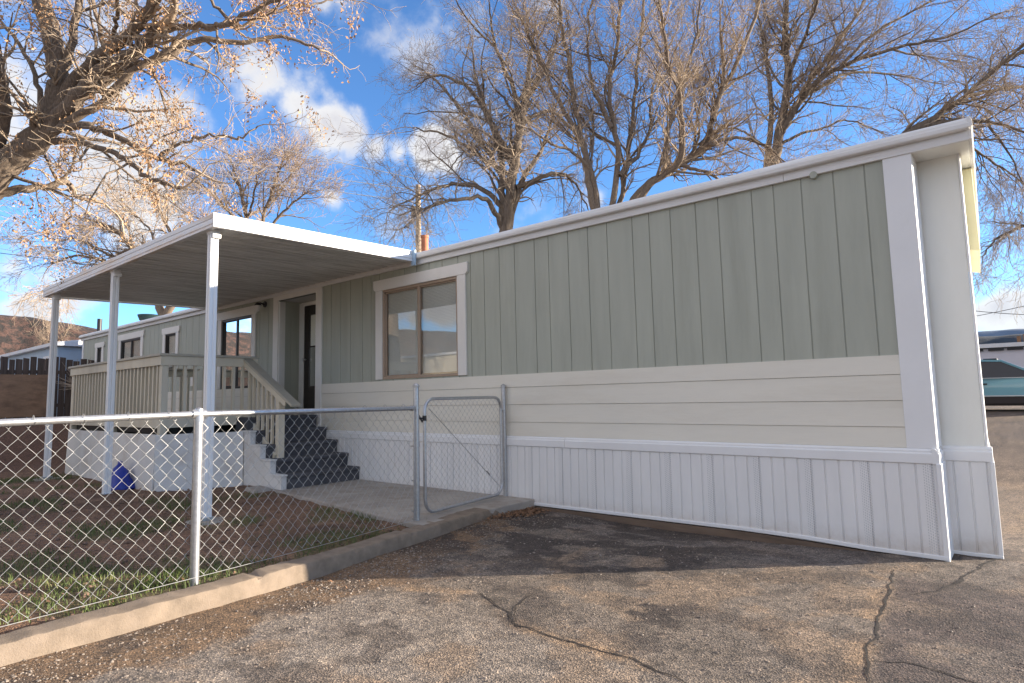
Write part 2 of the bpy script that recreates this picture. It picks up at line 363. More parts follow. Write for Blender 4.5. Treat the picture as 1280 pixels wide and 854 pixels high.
def grass_amt(x, y):
    g = .9*sstep(.0, .26, fbm(x*.9+2, y*.9+9, 3, 5))
    g *= sstep(-13.5, -11.5, x)
    g += .03*sstep(.35, .1, abs((x)-(kerb_x(y)-.33)))*sstep(-.15, .25, fbm(x*2, y*2.2+1, 8, 3))*(.9 if y < -2.9 else .45)
    g *= (1-sstep(-2.6, -2.1, y)*sstep(-6.5, -7.5, x))
    return min(1, max(0, g))
def yard_col(x, y):
    n1 = fbm(x*.8, y*.8, 5, 5); n3 = fbm(x*6, y*6, 2, 3)
    soil = np.array([0.155, 0.092, 0.060])*(1+.35*n1+.2*n3)
    pale = np.array([0.23, 0.15, 0.10])
    p = sstep(.1, .4, fbm(x*1.4+5, y*1.4, 3, 4))*.6
    c = soil*(1-p)+pale*p
    g = grass_amt(x, y)*.55
    c = c*(1-g)+np.array([0.055, 0.075, 0.022])*g
    k = sstep(-12.6, -13.6, x); c = c*(1-k)+np.array([0.10, 0.055, 0.038])*k
    return np.clip(c, .01, .6)
xs = axis((-19.5, -13, .2), (-13, -9, .09), (-9, -3.55, .045)); ys = axis((-9, -5.2, .2), (-5.2, 0.0, .045), (0, .3, .3))
yard = grid_mesh('yard', xs, ys, lambda x, y: zyard(x, y)+.022*fbm(x*2.3, y*2.3, 0, 4)-(.25 if x > kerb_x(y)-.06 else 0), yard_col, M['soil']); tag(yard, kind='structure')
def zbase(x, y):
    z = zdrive(x, y)-.12
    if x < -3.6 and y < 30: z = max(z, -.12)+ .9*sstep(-13, -17, x) - .12*sstep(-3.5, -4, x)
    return z
xs = axis((-3000, -200, 400), (-200, -40, 20), (-40, 40, 2), (40, 200, 20), (200, 3000, 400)); ys = axis((-3000, -200, 400), (-200, -40, 20), (-40, 60, 2), (60, 200, 20), (200, 3000, 400))
gr = grid_mesh('ground', xs, ys, zbase, None, M['earth']); tag(gr, kind='structure')

# hills: rings of terrain with slope and thickness
def hill(name, a0, a1, R, hfun, depth, mat, seg=240, rows=10):
    vs = []; fs = []
    for i in range(seg+1):
        a = math.radians(a0+(a1-a0)*i/seg)
        for j in range(rows+1):
            u = j/rows; h = hfun(math.degrees(a))
            prof = math.sin(min(1, u*1.6)*math.pi/2)*(1 if u < .75 else math.cos((u-.75)/.25*math.pi/2))
            r = R+depth*u+depth*.10*fbm(a*9, u*3, R, 3)
            z = -5+(h+5)*prof*(1+.035*fbm(a*12, u*2, 1, 4))
            vs.append((r*math.cos(a), r*math.sin(a), z))
    n = rows+1
    fs = [(i*n+j, (i+1)*n+j, (i+1)*n+j+1, i*n+j+1) for i in range(seg) for j in range(rows)]
    me = bpy.data.meshes.new(name); me.from_pydata(vs, [], fs); me.materials.append(mat)
    me.polygons.foreach_set('use_smooth', [True]*len(me.polygons))
    o = bpy.data.objects.new(name, me); col.objects.link(o); tag(o, kind='structure')
    return o
# azimuths are degrees from +X; the mesa stands towards -X and round behind the camera
def mesa_h(a):
    a = a % 360
    h = 57*(1+.03*math.sin(a*.12)+.015*math.sin(a*.41+1))
    if a < 166: h *= .25+.75*sstep(150, 166, a)
    return h
hill('mesa_hill', 140, 262, 420, mesa_h, 160, M['mesa'], 420, 14)
hill('forest_ridge', 70, 128, 1500, lambda a: 112*(1+.05*math.sin(a*.15)), 500, M['forest'])
hill('far_ridge', 60, 150, 4000, lambda a: 318*(1+.04*math.sin(a*.13+1)), 900, M['far'])

# ------------------------------------------------------------------ path, kerb
mb = MB()
P1 = [(-3.72, -0.04), (-3.72, -1.72), (-4.05, -1.70), (-5.9, -1.45), (-7.15, -1.30), (-7.4, -1.3), (-7.4, -.04)]
mb.prism(P1, 'z', -.05, .125)
o = mb.build('path', M['concrete'], bevel=.012); tag(o, kind='structure')
mb = MB(); prev = None; rows = []
yy = -7.5
while yy < -.03:
    j = .010*fbm(yy*3, 0, 2, 3); k = kerb_x(yy); zt = .125+.012*fbm(yy*1.3, 5, 0, 3)+.006*fbm(yy*14, 5, 3, 2); w = .19 if yy < -2 else .19+.07*sstep(-2, 0, yy)
    b0 = zdrive(k, yy)-.05
    ch = max(0, fbm(yy*14, 2, 7, 3)-.25)*.035; jt = .014 if any(abs(yy-q) < .03 for q in (-5.1, -3.42, -1.95, -.75)) else 0
    rows.append([(k+.014, yy, b0), (k+.006+j*.6, yy, .05), (k-.002-ch*.5-jt+j*.6, yy, zt-.022-ch), (k-.010-ch-jt+j*.6, yy, zt-.005-ch*.6-jt), (k-.024-ch+j*.4, yy, zt-.001-jt), (k-w+.02+j, yy, zt-jt), (k-w-j, yy, zt-.03), (k-w, yy, b0)]); yy += .03
n = 8; vs = [p for r in rows for p in r]; fs = [(i*n+j, (i+1)*n+j, (i+1)*n+j+1, i*n+j+1) for i in range(len(rows)-1) for j in range(n-1)]
fs += [tuple(range(n)), tuple(range((len(rows)-1)*n, len(rows)*n))[::-1]]
mb.add(vs, fs); o = mb.build('kerb', M['kerb'], smooth=True); tag(o, kind='structure')

# cracks and seams in the old asphalt
def crack(pts, w, name='asphalt_crack'):
    P = [at(x, y, Z=0.0) for x, y in pts]; out = []
    for a, b in zip(P, P[1:]):
        k = max(2, int((b-a).length/.035))
        out += [a.lerp(b, i/k) for i in range(k)]
    out.append(P[-1]); vs = []; fs = []
    for i, p in enumerate(out):
        d = (out[min(i+1, len(out)-1)]-out[max(0, i-1)]).normalized(); s = Vector((-d.y, d.x, 0))
        off = s*(.035*fbm(p.x*5, p.y*5, 1, 4)); ww = w*(.5+abs(1.6*fbm(p.x*11, p.y*11, 8, 3)))*min(1, .25+i/6, .25+(len(out)-1-i)/6)
        for q in (p+off-s*ww, p+off+s*ww): vs.append((q.x, q.y, drive_z(q.x, q.y)+.0022))
    fs = [(2*i, 2*i+1, 2*i+3, 2*i+2) for i in range(len(out)-1)]
    m_ = MB().add(vs, fs); o = m_.build(name, M['crack']); tag(o, kind='structure'); return o
crack([(1118, 716), (1112, 745), (1100, 780), (1092, 815), (1086, 860)], .008)
crack([(600, 742), (622, 758), (650, 785), (700, 803), (760, 820), (815, 838), (860, 862)], .008)
crack([(640, 781), (648, 760), (668, 742)], .004)
crack([(1086, 828), (1130, 835), (1190, 848), (1240, 862)], .007)
crack([(1262, 690), (1225, 712), (1185, 735), (1140, 748)], .010)

# ------------------------------------------------------------------ mobile home
home = empty('mobile_home', (-9.8, 2.1, 0), 'long single storey mobile home with sage green siding, cream lower boards and white ribbed skirting', 'mobile home')
XL, XR = -19.65, -0.155
groov = [-5.2, -4.91, -4.69, -4.46, -4.21, -3.97, -3.67, -3.47, -3.2, -2.94, -2.7, -2.4, -2.21, -1.98, -1.72, -1.5, -1.19, -1.0, -.77, -.52, -.29]
g = -5.45; rr = random.Random(3)
while g > XL: groov.append(g); g -= rr.choice([.2, .25, .25, .3])
openings = [(-6.42, -4.91, 1.55, 2.83), (-9.24, -8.09, 1.0, 3.01), (-11.35, -10.13, 1.50, 2.88), (-14.0, -13.43, 1.9, 2.80), (-16.7, -15.4, 1.9, 2.86), (-18.42, -18.02, 1.9, 2.80)]
def strips(mb, xs, z0, z1, y0, gap, depth, ops):
    xs = sorted(set([x for x in xs]+[e for o in ops for e in o[:2]]))
    gset = set(groov)
    for a, b in zip(xs, xs[1:]):
        mid = (a+b)/2; iv = [(z0, z1)]
        for (oa, ob, oz0, oz1) in ops:
            if oa < mid < ob:
                iv = [q for (u, v) in iv for q in ((u, min(v, oz0)), (max(u, oz1), v)) if q[1]-q[0] > .001]
        ga = gap if a in gset else 0; gb = gap if b in gset else 0
        for u, v in iv:
            mb.box(a+ga, b-gb, y0, y0+depth, u, v)
Z_SID, Z_TOP = 1.524, 3.10
mb = MB(); strips(mb, groov+[XL, XR], Z_SID, Z_TOP, 0.0, .0045, .05, openings)
# backing sheet seen in the grooves
strips(mb, [XL+.01, XR-.01], Z_SID, Z_TOP, .009, 0, .055, openings)
wall = mb.build('wall', M['green'], home, bevel=.0025)
# lower cream boards
mb = MB()
rowsz = [.811, .969, 1.171, 1.372, 1.524]
for i, (a, b) in enumerate(zip(rowsz, rowsz[1:])):
    for (x0, x1) in ((XL, -9.24), (-8.09, XR)):
        mb.add([(x0, -.019, a+.002), (x1, -.019, a+.002), (x1, -.013, b), (x0, -.013, b), (x0, .05, a+.003), (x1, .05, a+.003), (x1, .05, b), (x0, .05, b)],
               [(0, 1, 2, 3), (5, 4, 7, 6), (4, 5, 1, 0), (3, 2, 6, 7), (4, 0, 3, 7), (1, 5, 6, 2)])
mb.build('lower_siding', M['cream'], home, bevel=.002)
# belt trim over the skirting
beltp = [(0, .700), (-.040, .700), (-.046, .706), (-.046, .775), (-.036, .783), (-.036, .797), (-.024, .811), (0, .815)]
mb = MB()
for a, b in ((XL, -3.30), (-3.297, .045)): mb.prism([(y, z) for y, z in beltp], 'x', a, b)
mb.prism([(y+.32, z) for y, z in beltp], 'x', -.2, .345)
mb.prism([(.045-.045+.0+(-y), z) for y, z in beltp], 'y', -.0465, .27)
mb.build('belt_trim', M['white'], home, bevel=.002)
# ribbed skirting
def rib_profile(x0, x1, y, back):
    pr = []; x = x0; ph = 0
    base = -0.005
    k0 = math.floor((x0-base)/.104)
    k = k0
    pts = []
    while True:
        c = base+k*.104
        if c > x1+.11: break
        for dx, dy in ((-.010, 0), (-.005, .010), (.002, .010), (.007, 0)):
            if x0 < c+dx < x1: pts.append((c+dx, y+dy))
        k += 1
    pts = [(x0, y)]+pts+[(x1, y)]
    return pts+[(x1, back), (x0, back)]
mb = MB()
zb = lambda x: .045*sstep(-1.0, -4.0, x)*0+.03*sstep(0, -2.5, x)+.012
def ribwall(mb, x0, x1, y, z0, z1, step=1.2):
    a = x0
    pr = rib_profile(x0, x1, y, y+.03)
    n = len(pr)
    vs = [(p[0], p[1], z0+.04*sstep(-.15, -1.3, p[0])) for p in pr]+[(p[0], p[1], z1) for p in pr]
    # gentle outward lean at the foot
    vs = [(x, yy-(.014 if z < .3 else 0), z) for x, yy, z in vs]
    fs = [(i, (i+1) % n, (i+1) % n+n, i+n) for i in range(n)]
    mb.add(vs, fs)
ribwall(mb, XL, .028, -.034, .022, .702); ribwall(mb, -.1, .325, .286, .012, .702)
sk = mb.build('skirting', M['vinyl'], home)
mb = MB()

for i in range(40):
    xa, xb = XL+(.05-XL)*i/40, XL+(.05-XL)*(i+1)/40
    za, zb_ = [.014+.042*sstep(-.15, -1.3, q) for q in (xa, xb)]
    mb.add([(xa, -.062, za), (xb, -.062, zb_), (xb, -.062, zb_+.032), (xa, -.062, za+.032), (xa, -.036, za), (xb, -.036, zb_), (xb, -.036, zb_+.032), (xa, -.036, za+.032)], [(0, 1, 2, 3), (5, 4, 7, 6), (0, 4, 5, 1), (3, 2, 6, 7)]+([(0, 3, 7, 4)] if i == 0 else [])+([(1, 5, 6, 2)] if i == 39 else []))
mb.box(.02, .055, -.058, .28, .0, .704)        # foot rail, corner post
mb.prism([(.325, .262), (.352, .262), (.17, 3.9), (.14, 3.9)], 'z', 0, .704); mb.box(-.1, .350, .258, .285, -.005, .03)
o = mb.build('skirting_trim', M['white'], home, bevel=.005)
mb = MB(); mb.prism([(XL, -.10), (-.15, -.10), (-.15, .0), (-1.3, .046), (XL, .046)], 'y', -.070, .02); mb.build('sill_timber', M['timber'], home)
# near corner board and trims
mb = MB(); mb.box(-.157, .035, -.022, .0, .812, 3.092); mb.box(.010, .037, .0015, .30, .812, 3.16); mb.build('corner_board', M['white'], home, bevel=.003)
mb = MB(); mb.box(XL-.02, XL+.10, -.02, .0, .812, 3.09); mb.build('corner_board', M['white'], home, bevel=.003)
# house body behind the siding
mb = MB(); mb.box(XL, .0, .9, 4.2, .05, 3.2); mb.box(-8.0, .0, .07, .9, .05, 3.1); mb.box(XL, -9.32, .2, .9, .05, 3.1); mb.build('body', M['inside'], home)
# end bay set back beside the corner
mb = MB(); mb.prism([(-.1, .32), (.305, .32), (.11, 3.9), (-.1, 3.9)], 'z', .69, 3.16); mb.build('end_bay', M['bay'], home, bevel=.004)
mb = MB(); mb.box(.306, .322, .312, .40, .812, 3.22); mb.build('bay_corner_trim', M['white'], home, bevel=.003)
mb = MB(); mb.prism([(0, .30), (.305, .30), (.11, 3.92), (0, 3.92)], 'z', .0, .69); mb.build('bay_base', M['white'], home)
mb = MB(); mb.add([(.25, .75, 3.09), (.374, .75, 3.09), (.378, .75, 2.38), (.25, .75, 2.42), (.15, 2.0, 3.09), (.32, 2.0, 3.09), (.325, 2.0, 2.38), (.15, 2.0, 2.42)], [(0, 1, 2, 3), (4, 7, 6, 5), (0, 4, 5, 1), (1, 5, 6, 2), (2, 6, 7, 3), (3, 7, 4, 0)])
mb.build('window_awning', M['yellow'], home, bevel=.003)
# roof
mb = MB(); P_ = [(-.05, 3.235), (2.1, 3.44), (4.3, 3.235), (4.3, 3.155), (-.05, 3.155)]
mb.add([(XL-.1, y, z) for y, z in P_]+[(.40-.035*(y+.05), y, z) for y, z in P_], [(i, (i+1) % 5, (i+1) % 5+5, i+5) for i in range(5)]+[(4, 3, 2, 1, 0), (5, 6, 7, 8, 9)]); mb.build('roof', M['roof'], home, bevel=.006)
mb = MB()
lowp = [(-.001, 3.083), (-.034, 3.083), (-.036, 3.155), (-.001, 3.155)]
upp = [(-.052, 3.150), (-.082, 3.156), (-.088, 3.165), (-.090, 3.19), (-.082, 3.215), (-.064, 3.236), (-.052, 3.244)]
jx = [XL-.11, -15.2, -11.8, -5.66, -4.66, -.9, .402]
for a, b in zip(jx, jx[1:]): mb.prism(lowp, 'x', a+.0015, b-.0015)
mb.prism(upp, 'x', XL-.11, .41)
def endtrim(P_, y0, y1):
    n = len(P_); mb.add([(x-.035*max(0, y), y, z) for y in (y0, y1) for x, z in P_], [(i, (i+1) % n, (i+1) % n+n, i+n) for i in range(n)]+[tuple(range(n))[::-1], tuple(range(n, 2*n))])
endtrim([(.401, 3.085), (.420, 3.085), (.422, 3.16), (.401, 3.16)], -.034, 4.3)
endtrim([(.401, 3.162), (.42, 3.162), (.432, 3.17), (.428, 3.215), (.415, 3.24), (.401, 3.242)], -.088, 4.3)
mb.build('fascia', M['fascia'], home, bevel=.002)
mb = MB(); mb.prism([(-.001, .0), (.399, .0), (.25, 4.2), (-.001, 4.2)], 'z', 3.10, 3.154); mb.build('soffit', M['bay'], home)
# small bump (cap) on the fascia
mb = MB(); c = Vector((-.66, -.036, 3.080)); mb.tube([c+Vector((0, .03, 0)), c+Vector((0, -.006, 0))], .030, 16); mb.build('fascia_plug', M['green'], home, smooth=True)

def window(xo0, xo1, z0, z1, header, side, frame, blind='full', sill=False, mull=True, trimmat=None):
    """frame is the part; trim, panes and blind are its sub-parts"""
    tm = trimmat or M['whitec']; x0, x1 = xo0+side, xo1-side; fw = .035 if x1-x0 > .7 else .022
    mb = MB()
    for a, b, c, d in ((x0, x0+fw, z0, z1), (x1-fw, x1, z0, z1), (x0+fw, x1-fw, z0, z0+fw), (x0+fw, x1-fw, z1-fw, z1)): mb.box(a, b, -.012, .055, c, d)
    mb.box(x0+fw, x0+fw+.018, .012, .05, z0+fw, z1-fw); mb.box(x0+fw, x1-fw, .012, .05, z1-fw-.018, z1-fw)
    xm = (x0+x1)/2
    if mull: mb.box(xm-.022, xm+.022, -.004, .05, z0+fw, z1-fw)
    mb.box(x0+.01, x1-.01, .02, .05, z0+fw, z0+fw+.02)
    w = mb.build('window', frame, home, bevel=.002)
    mb = MB()
    mb.box(xo0, x0-.0005, -.028, -.0015, z0, z1); mb.box(x1+.0005, xo1, -.028, -.0015, z0, z1)
    if sill: mb.box(xo0, xo1, -.028, -.0015, z0-side, z0)
    e = .045; zt = z1+header; r = .06
    prof = [(xo0-e, zt), (xo0-e, z1+r+.01), (xo0-e*.85, z1+r*.45), (xo0-.004, z1+.001), (xo1+.004, z1+.001), (xo1+e*.85, z1+r*.45), (xo1+e, z1+r+.01), (xo1+e, zt)]
    mb.prism(prof, 'y', -.032, -.0015)
    mb.build('window_trim', tm, w, bevel=.003)
    for a, b, yy in ((x0+fw, (xm if mull else x1-fw), .026), (xm, x1-fw, .014)):
        if not mull and a == xm: continue
        MB().add([(a+.002, yy, z0+fw), (b-.002, yy, z0+fw), (b-.002, yy, z1-fw), (a+.002, yy, z1-fw)], [(0, 1, 2, 3)]).build('pane', M['glass'], w)
    if blind:
        mb = MB(); z = z1-.05; bot = z0+.05
        while z > bot:
            mb.add([(x0+.03, .052, z), (x1-.03, .052, z), (x1-.03, .062, z+.0205), (x0+.03, .062, z+.0205)], [(0, 1, 2, 3)]); z -= .0195
        mb.build('blind', M['blind'], w)
    mb = MB(); mb.box(x0-.02, x1+.02, .071, .082, z0-.02, z1+.02); mb.build('room', M['inside'], w)
    return w
window(-6.565, -4.765, 1.545, 2.825, .155, .143, M['tan'])
window(-11.47, -10.02, 1.53, 2.86, .155, .14, M['dark'])
window(-14.12, -13.30, 2.0, 2.80, .14, .13, M['dark'], mull=False)
window(-16.83, -15.26, 1.95, 2.86, .15, .14, M['dark'])
window(-18.54, -17.92, 2.0, 2.80, .13, .13, M['dark'], mull=False)
# recessed entry
mb = MB()
mb.box(-9.40, -9.24, -.03, -.0015, 1.03, 3.115); mb.box(-8.09, -7.93, -.03, -.0015, .82, 3.115); mb.box(-9.2395, -8.0905, -.03, -.0015, 3.005, 3.115)
mb.box(-9.24, -9.215, -.012, .10, 1.03, 2.99)
mb.build('entry_trim', M['whitec'], home, bevel=.004)
mb = MB(); mb.box(-9.28, -9.242, .052, .44, 1.0, 3.06)
for k in range(3): mb.box(-9.2405, -9.236, .105+k*.115, .105+k*.115+.109, 1.0, 3.0)
mb.build('entry_side_wall', M['green'], home); MB().box(-8.085, -8.05, .06, .44, 1.0, 3.06).build('entry_side_wall', M['green'], home)
mb = MB(); mb.box(-9.26, -8.06, .0, .45, 3.01, 3.04); mb.build('entry_ceiling', M['whitec'], home)
mb = MB(); mb.box(-9.235, -9.09, .38, .43, 1.05, 2.99); mb.box(-9.09, -8.09, .38, .43, 2.93, 2.99); mb.box(-9.24, -8.06, .43, .5, 1.0, 3.04); mb.build('door_frame', M['whitec'], home, bevel=.003)
mb = MB()
for a, b, c, d in ((-9.085, -8.93, 1.06, 2.925), (-8.25, -8.095, 1.06, 2.925), (-8.93, -8.25, 1.06, 1.52), (-8.93, -8.25, 2.76, 2.925), (-8.93, -8.25, 2.19, 2.215)): mb.box(a, b, .39, .425, c, d)
dr = mb.build('door', M['door'], home, bevel=.004)
for za, zb2 in ((1.52, 2.19), (2.215, 2.76)): MB().add([(-8.93, .405, za), (-8.25, .405, za), (-8.25, .405, zb2), (-8.93, .405, zb2)], [(0, 1, 2, 3)]).build('glass', M['glass'], dr)
MB().box(-8.92, -8.26, .412, .42, 1.53, 2.75).build('curtain', M['blind'], dr)
mb = MB(); mb.tube([(-9.03, .39, 1.98), (-9.03, .345, 1.98)], .018, 10); mb.tube([(-9.03, .345, 1.98), (-9.03, .33, 1.98)], .032, 12); mb.build('handle', M['chrome'], dr, smooth=True)
# wall lantern
mb = MB(); lx = -9.72
mb.tube([(lx, -.002, 3.0), (lx, -.02, 3.0)], .055, 14); mb.tube([(lx, -.02, 3.0), (lx, -.10, 3.015), (lx, -.14, 2.99)], .014, 8); mb.tube([(lx, -.14, 3.02), (lx, -.14, 2.985), (lx, -.14, 2.965)], [.02, .055, .06], 12)
lamp = mb.build('wall_lamp', M['black'], home, smooth=True)
mb = MB(); mb.tube([(lx, -.14, 2.965), (lx, -.14, 2.91), (lx, -.14, 2.86)], [.05, .045, .028], 12); mb.build('lamp_shade', M['whitec'], lamp, smooth=True)
# roof fittings
c = at(531, 305, Y=1.5); mb = MB(); mb.tube([(c.x, 1.5, 3.35), (c.x, 1.5, 4.02)], .062, 14); mb.tube([(c.x, 1.5, 4.02), (c.x, 1.5, 4.06)], .072, 14); mb.build('flue_pipe', M['rust'], home, smooth=True)
mb = MB(); mb.tube([(-19.2, 1.5, 3.38), (-19.2, 1.5, 3.72), (-19.2, 1.5, 3.74), (-19.2, 1.5, 3.9)], [.13, .14, .24, .30], 12); mb.build('roof_vent', M['ventgreen'], home, smooth=True)
# porch mail tag / notice by the far window
MB().box(-12.62, -12.50, -.03, -.015, 1.62, 1.86).build('meter_tag', M['whitec'], home)

# ------------------------------------------------------------------ patio cover
can = empty('patio_cover', (-8.7, -1.4, 0), 'flat white aluminium patio cover on three square posts over the tan porch', 'patio cover')
CX0, CX1, CY = -11.74, -5.68, -2.77
zc = lambda y: 3.215+ (y-CY)*(.055/2.77)           # top of the pan edge
mb = MB(); x = CX0+.03; pitch = .152
while x < CX1-.04:
    w = min(pitch, CX1-.03-x)
    prof = [(x, .0), (x+.010, -.040), (x+w*.40, -.046), (x+w*.44, -.014), (x+w*.56, -.014), (x+w*.60, -.046), (x+w-.022, -.040), (x+w-.014, .0)]
    n = len(prof); vs = []
    for yy in (CY+.03, -.036):
        zz = zc(yy)-.085
        vs += [(a, yy, zz+b) for a, b in prof]+[(x+w-.0005, yy, zz+.03), (x, yy, zz+.03)]
    n += 2; fs = [(i, (i+1) % n, (i+1) % n+n, i+n) for i in range(n)]+[tuple(range(n)), tuple(range(n, 2*n))[::-1]]
    mb.add(vs, fs); x += pitch
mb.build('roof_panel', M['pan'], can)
# gutter fascia round three sides
def gut(mb, p, q, out, ztp, ztq):
    """profile swept from p to q (xy), out = outward unit vector"""
    prof = [(.0, 0), (.012, 0), (.020, -.008), (.020, -.050), (.012, -.056), (.012, -.066), (.022, -.074), (.022, -.112), (.014, -.118), (.022, -.126), (.022, -.150), (-.03, -.150), (-.03, -.143), (.004, -.143), (.004, -.01), (0, -.01)]
    vs = []
    for (x, y), zt in ((p, ztp), (q, ztq)): vs += [(x+out[0]*a, y+out[1]*a, zt+b) for a, b in prof]
    n = len(prof); mb.add(vs, [(i, (i+1) % n, (i+1) % n+n, i+n) for i in range(n)]+[tuple(range(n)), tuple(range(n, 2*n))[::-1]])
mb = MB(); gut(mb, (CX0, CY), (CX1, CY), (0, -1), zc(CY), zc(CY)); mb.build('gutter', M['gutter'], can)
for xx_, sg in ((CX1, 1), (CX0, -1)):
    mb = MB(); gut(mb, (xx_, CY-.02), (xx_, -.095), (sg, 0), zc(CY), zc(0)); mb.build('end_fascia', M['white'], can)
mb = MB(); mb.box(CX0, CX1, -.05, -.037, 3.135, 3.16)
k = CX0+.1
while k < CX1-.1: mb.box(k, k+.03, -.058, -.0495, 3.12, 3.15); k += .152
mb.build('wall_hanger', M['whitec'], can)
mb = MB(); mb.box(CX1-.0, CX1+.075, -.115, -.092, 3.06, 3.27); mb.build('flashing', M['blueflash'], can, bevel=.003)
for i, px_ in enumerate((-5.87, -8.73, -11.42)):
    zt = zc(CY)-.125; zb_ = .12 if i < 2 else .16; y0 = CY+.035; s = .082
    w = .042
    prof = [(px_-s/2, y0), (px_-.010, y0), (px_-.008, y0+.012), (px_+.008, y0+.012), (px_+.010, y0), (px_+s/2, y0), (px_+s/2, y0+.034), (px_+s/2-.008, y0+.038), (px_+s/2-.008, y0+.046), (px_+s/2, y0+.05), (px_+s/2, y0+s), (px_-s/2, y0+s)]
    mb = MB(); mb.prism(prof, 'z', zb_, zt); post = mb.build('post', M['white'], can, bevel=.003)
    mb = MB(); mb.box(px_+s/2+.001, px_+s/2+.03, y0+.005, y0+s+.012, zt-.10, zt-.055)
    mb.box(px_-s/2-.012, px_+s/2+.012, y0-.004, y0+s+.006, zt-.055, zt-.005)
    mb.build('bracket', M['white'], post, bevel=.004)
    mb = MB(); mb.box(px_-s/2-.03, px_+s/2+.03, y0-.02, y0+s+.02, zb_-.02, zb_+.006); mb.build('base_plate', M['galv'], post)
    lab = ['small round concrete footing under the patio post nearest the steps', 'small round concrete footing under the middle patio post', 'small round concrete footing under the far left patio post'][i]
    mb = MB(); cx, cy = px_+.02, y0+.04; k = 22; ring = [(.20+.02*math.sin(5*t)+.012*math.cos(3*t+i)) for t in [6.2832*j/k for j in range(k)]]
    vs = [(cx+ring[j]*math.cos(6.2832*j/k), cy+ring[j]*math.sin(6.2832*j/k), zb_-.10) for j in range(k)]+[(cx+ring[j]*.86*math.cos(6.2832*j/k), cy+ring[j]*.86*math.sin(6.2832*j/k), zb_-.022) for j in range(k)]
    mb.add(vs, [(j, (j+1) % k, (j+1) % k+k, j+k) for j in range(k)]+[tuple(range(k, 2*k))]); tag(mb.build('concrete_footing', M['concrete'], loc=(cx, cy, zb_-.1)), lab, 'footing', 'concrete footings under the patio posts')

# ------------------------------------------------------------------ porch deck
dk = empty('porch_deck', (-10.2, -1.1, 0), 'raised tan wooden porch with slatted railing, white skirt and dark carpeted steps', 'porch')
DX0, DX1, DY = -12.15, -8.35, -2.20
MB().box(DX0, DX1+.35, -1.15, -.05, 1.0, 1.045).box(DX0, DX1, DY+.02, -1.15, 1.0, 1.045).build('deck_floor', M['carpet'], dk)
mb = MB(); mb.box(DX0, DX1, DY-.02, DY+.02, .945, 1.085); mb.box(DX1-.02, DX1+.02, DY+.021, -.92, .945, 1.085); mb.box(DX0-.02, DX0+.02, DY+.021, -.1, .945, 1.085); mb.build('rim_board', M['deck'], dk, bevel=.003)
mb = MB(); mb.box(DX0+.05, DX1-.05, DY+.06, DY+.09, .87, .99); mb.box(DX1-.4, DX1-.35, -2.1, -.1, .8, .99); mb.build('joist', M['black'], dk)  # joists coloured black, painting in the shade of the gap above the skirt
mb = MB(); mb.box(DX0-.03, DX1+.045, DY-.045, DY-.021, 1.79, 1.915); mb.box(DX1+.022, DX1+.046, DY-.02, -.875, 1.79, 1.915); mb.box(DX0-.046, DX0-.022, DY-.02, -.1, 1.79, 1.915)
mb.build('rail_board', M['deck'], dk, bevel=.003)
mb = MB(); mb.box(DX0-.07, DX1+.07, DY-.07, DY+.07, 1.916, 1.950); mb.box(DX1-.07, DX1+.07, DY+.071, -.86, 1.916, 1.950); mb.box(DX0-.07, DX0+.07, DY+.071, -.08, 1.916, 1.950); mb.build('cap_rail', M['decktop'], dk, bevel=.004)
for (x, y) in ((DX1-.02, DY+.02), (-10.2, DY+.02), (DX0+.03, DY+.02), (DX1-.02, -.93)):
    MB().box(x-.045, x+.045, y-.0405, y+.045, .86, 1.79 if y > -1 else 1.788).build('post', M['deck'], dk, bevel=.003)
x = DX0+.10
while x < DX1-.09:
    if abs(x+10.2) > .07: MB().box(x-.02, x+.02, DY-.0205, DY+.02-.001, 1.086, 1.80).build('baluster', M['deck'], dk)
    x += .137
y = DY+.15
while y < -1.0:
    MB().box(DX1-.018, DX1+.0215, y-.02, y+.02, 1.086, 1.80).build('baluster', M['deck'], dk); y += .137
y = DY+.15
while y < -.15:
    MB().box(DX0-.0215, DX0+.018, y-.02, y+.02, 1.086, 1.80).build('baluster', M['deck'], dk); y += .137
# skirt round the porch (slightly wavy sheets)
def sheet(p, q, z0, z1, th, name, amp=.012):
    p, q = Vector(p), Vector(q); n = 28; vs = []; d = (q-p).normalized(); nrm = Vector((-d.y, d.x))
    for i in range(n+1):
        b = p.lerp(q, i/n); 
        for zz in (0, 1):
            off = nrm*(amp*fbm(b.x*1.2+zz, b.y*1.2, zz*3, 3)+(0 if zz else .025*-1)); zt = z0 if zz == 0 else z1+.018*fbm(b.x*.9, b.y*.9, 7, 2)
            zt = zt if zz else z0+.03*fbm(b.x*2, b.y*2, 3, 2)
            vs += [(b.x+off.x, b.y+off.y, zt), (b.x+off.x+nrm.x*th, b.y+off.y+nrm.y*th, zt)]
    fs = []
    for i in range(n):
        a = i*4; b = a+4; fs += [(a, b, b+2, a+2), (a+1, a+3, b+3, b+1), (a+2, b+2, b+3, a+3), (a, a+1, b+1, b)]
    fs += [(0, 2, 3, 1), (n*4, n*4+1, n*4+3, n*4+2)]
    return MB().add(vs, fs).build(name, M['skirt'], dk, smooth=True)
sheet((-12.15, -2.24), (-8.33, -2.27), .03, .865, .02, 'skirt_panel'); sheet((-8.325, -2.27), (-7.93, -1.27), .03, .862, .02, 'skirt_panel'); sheet((-12.16, -.1), (-12.16, -2.235), .03, .865, .02, 'skirt_panel')
mb = MB(); mb.box(DX0+.06, DX1-.4, DY+.3, DY+.33, .0, .86); mb.build('under_porch_shade', M['black'], dk)  # black sheet standing in for the shade under the porch
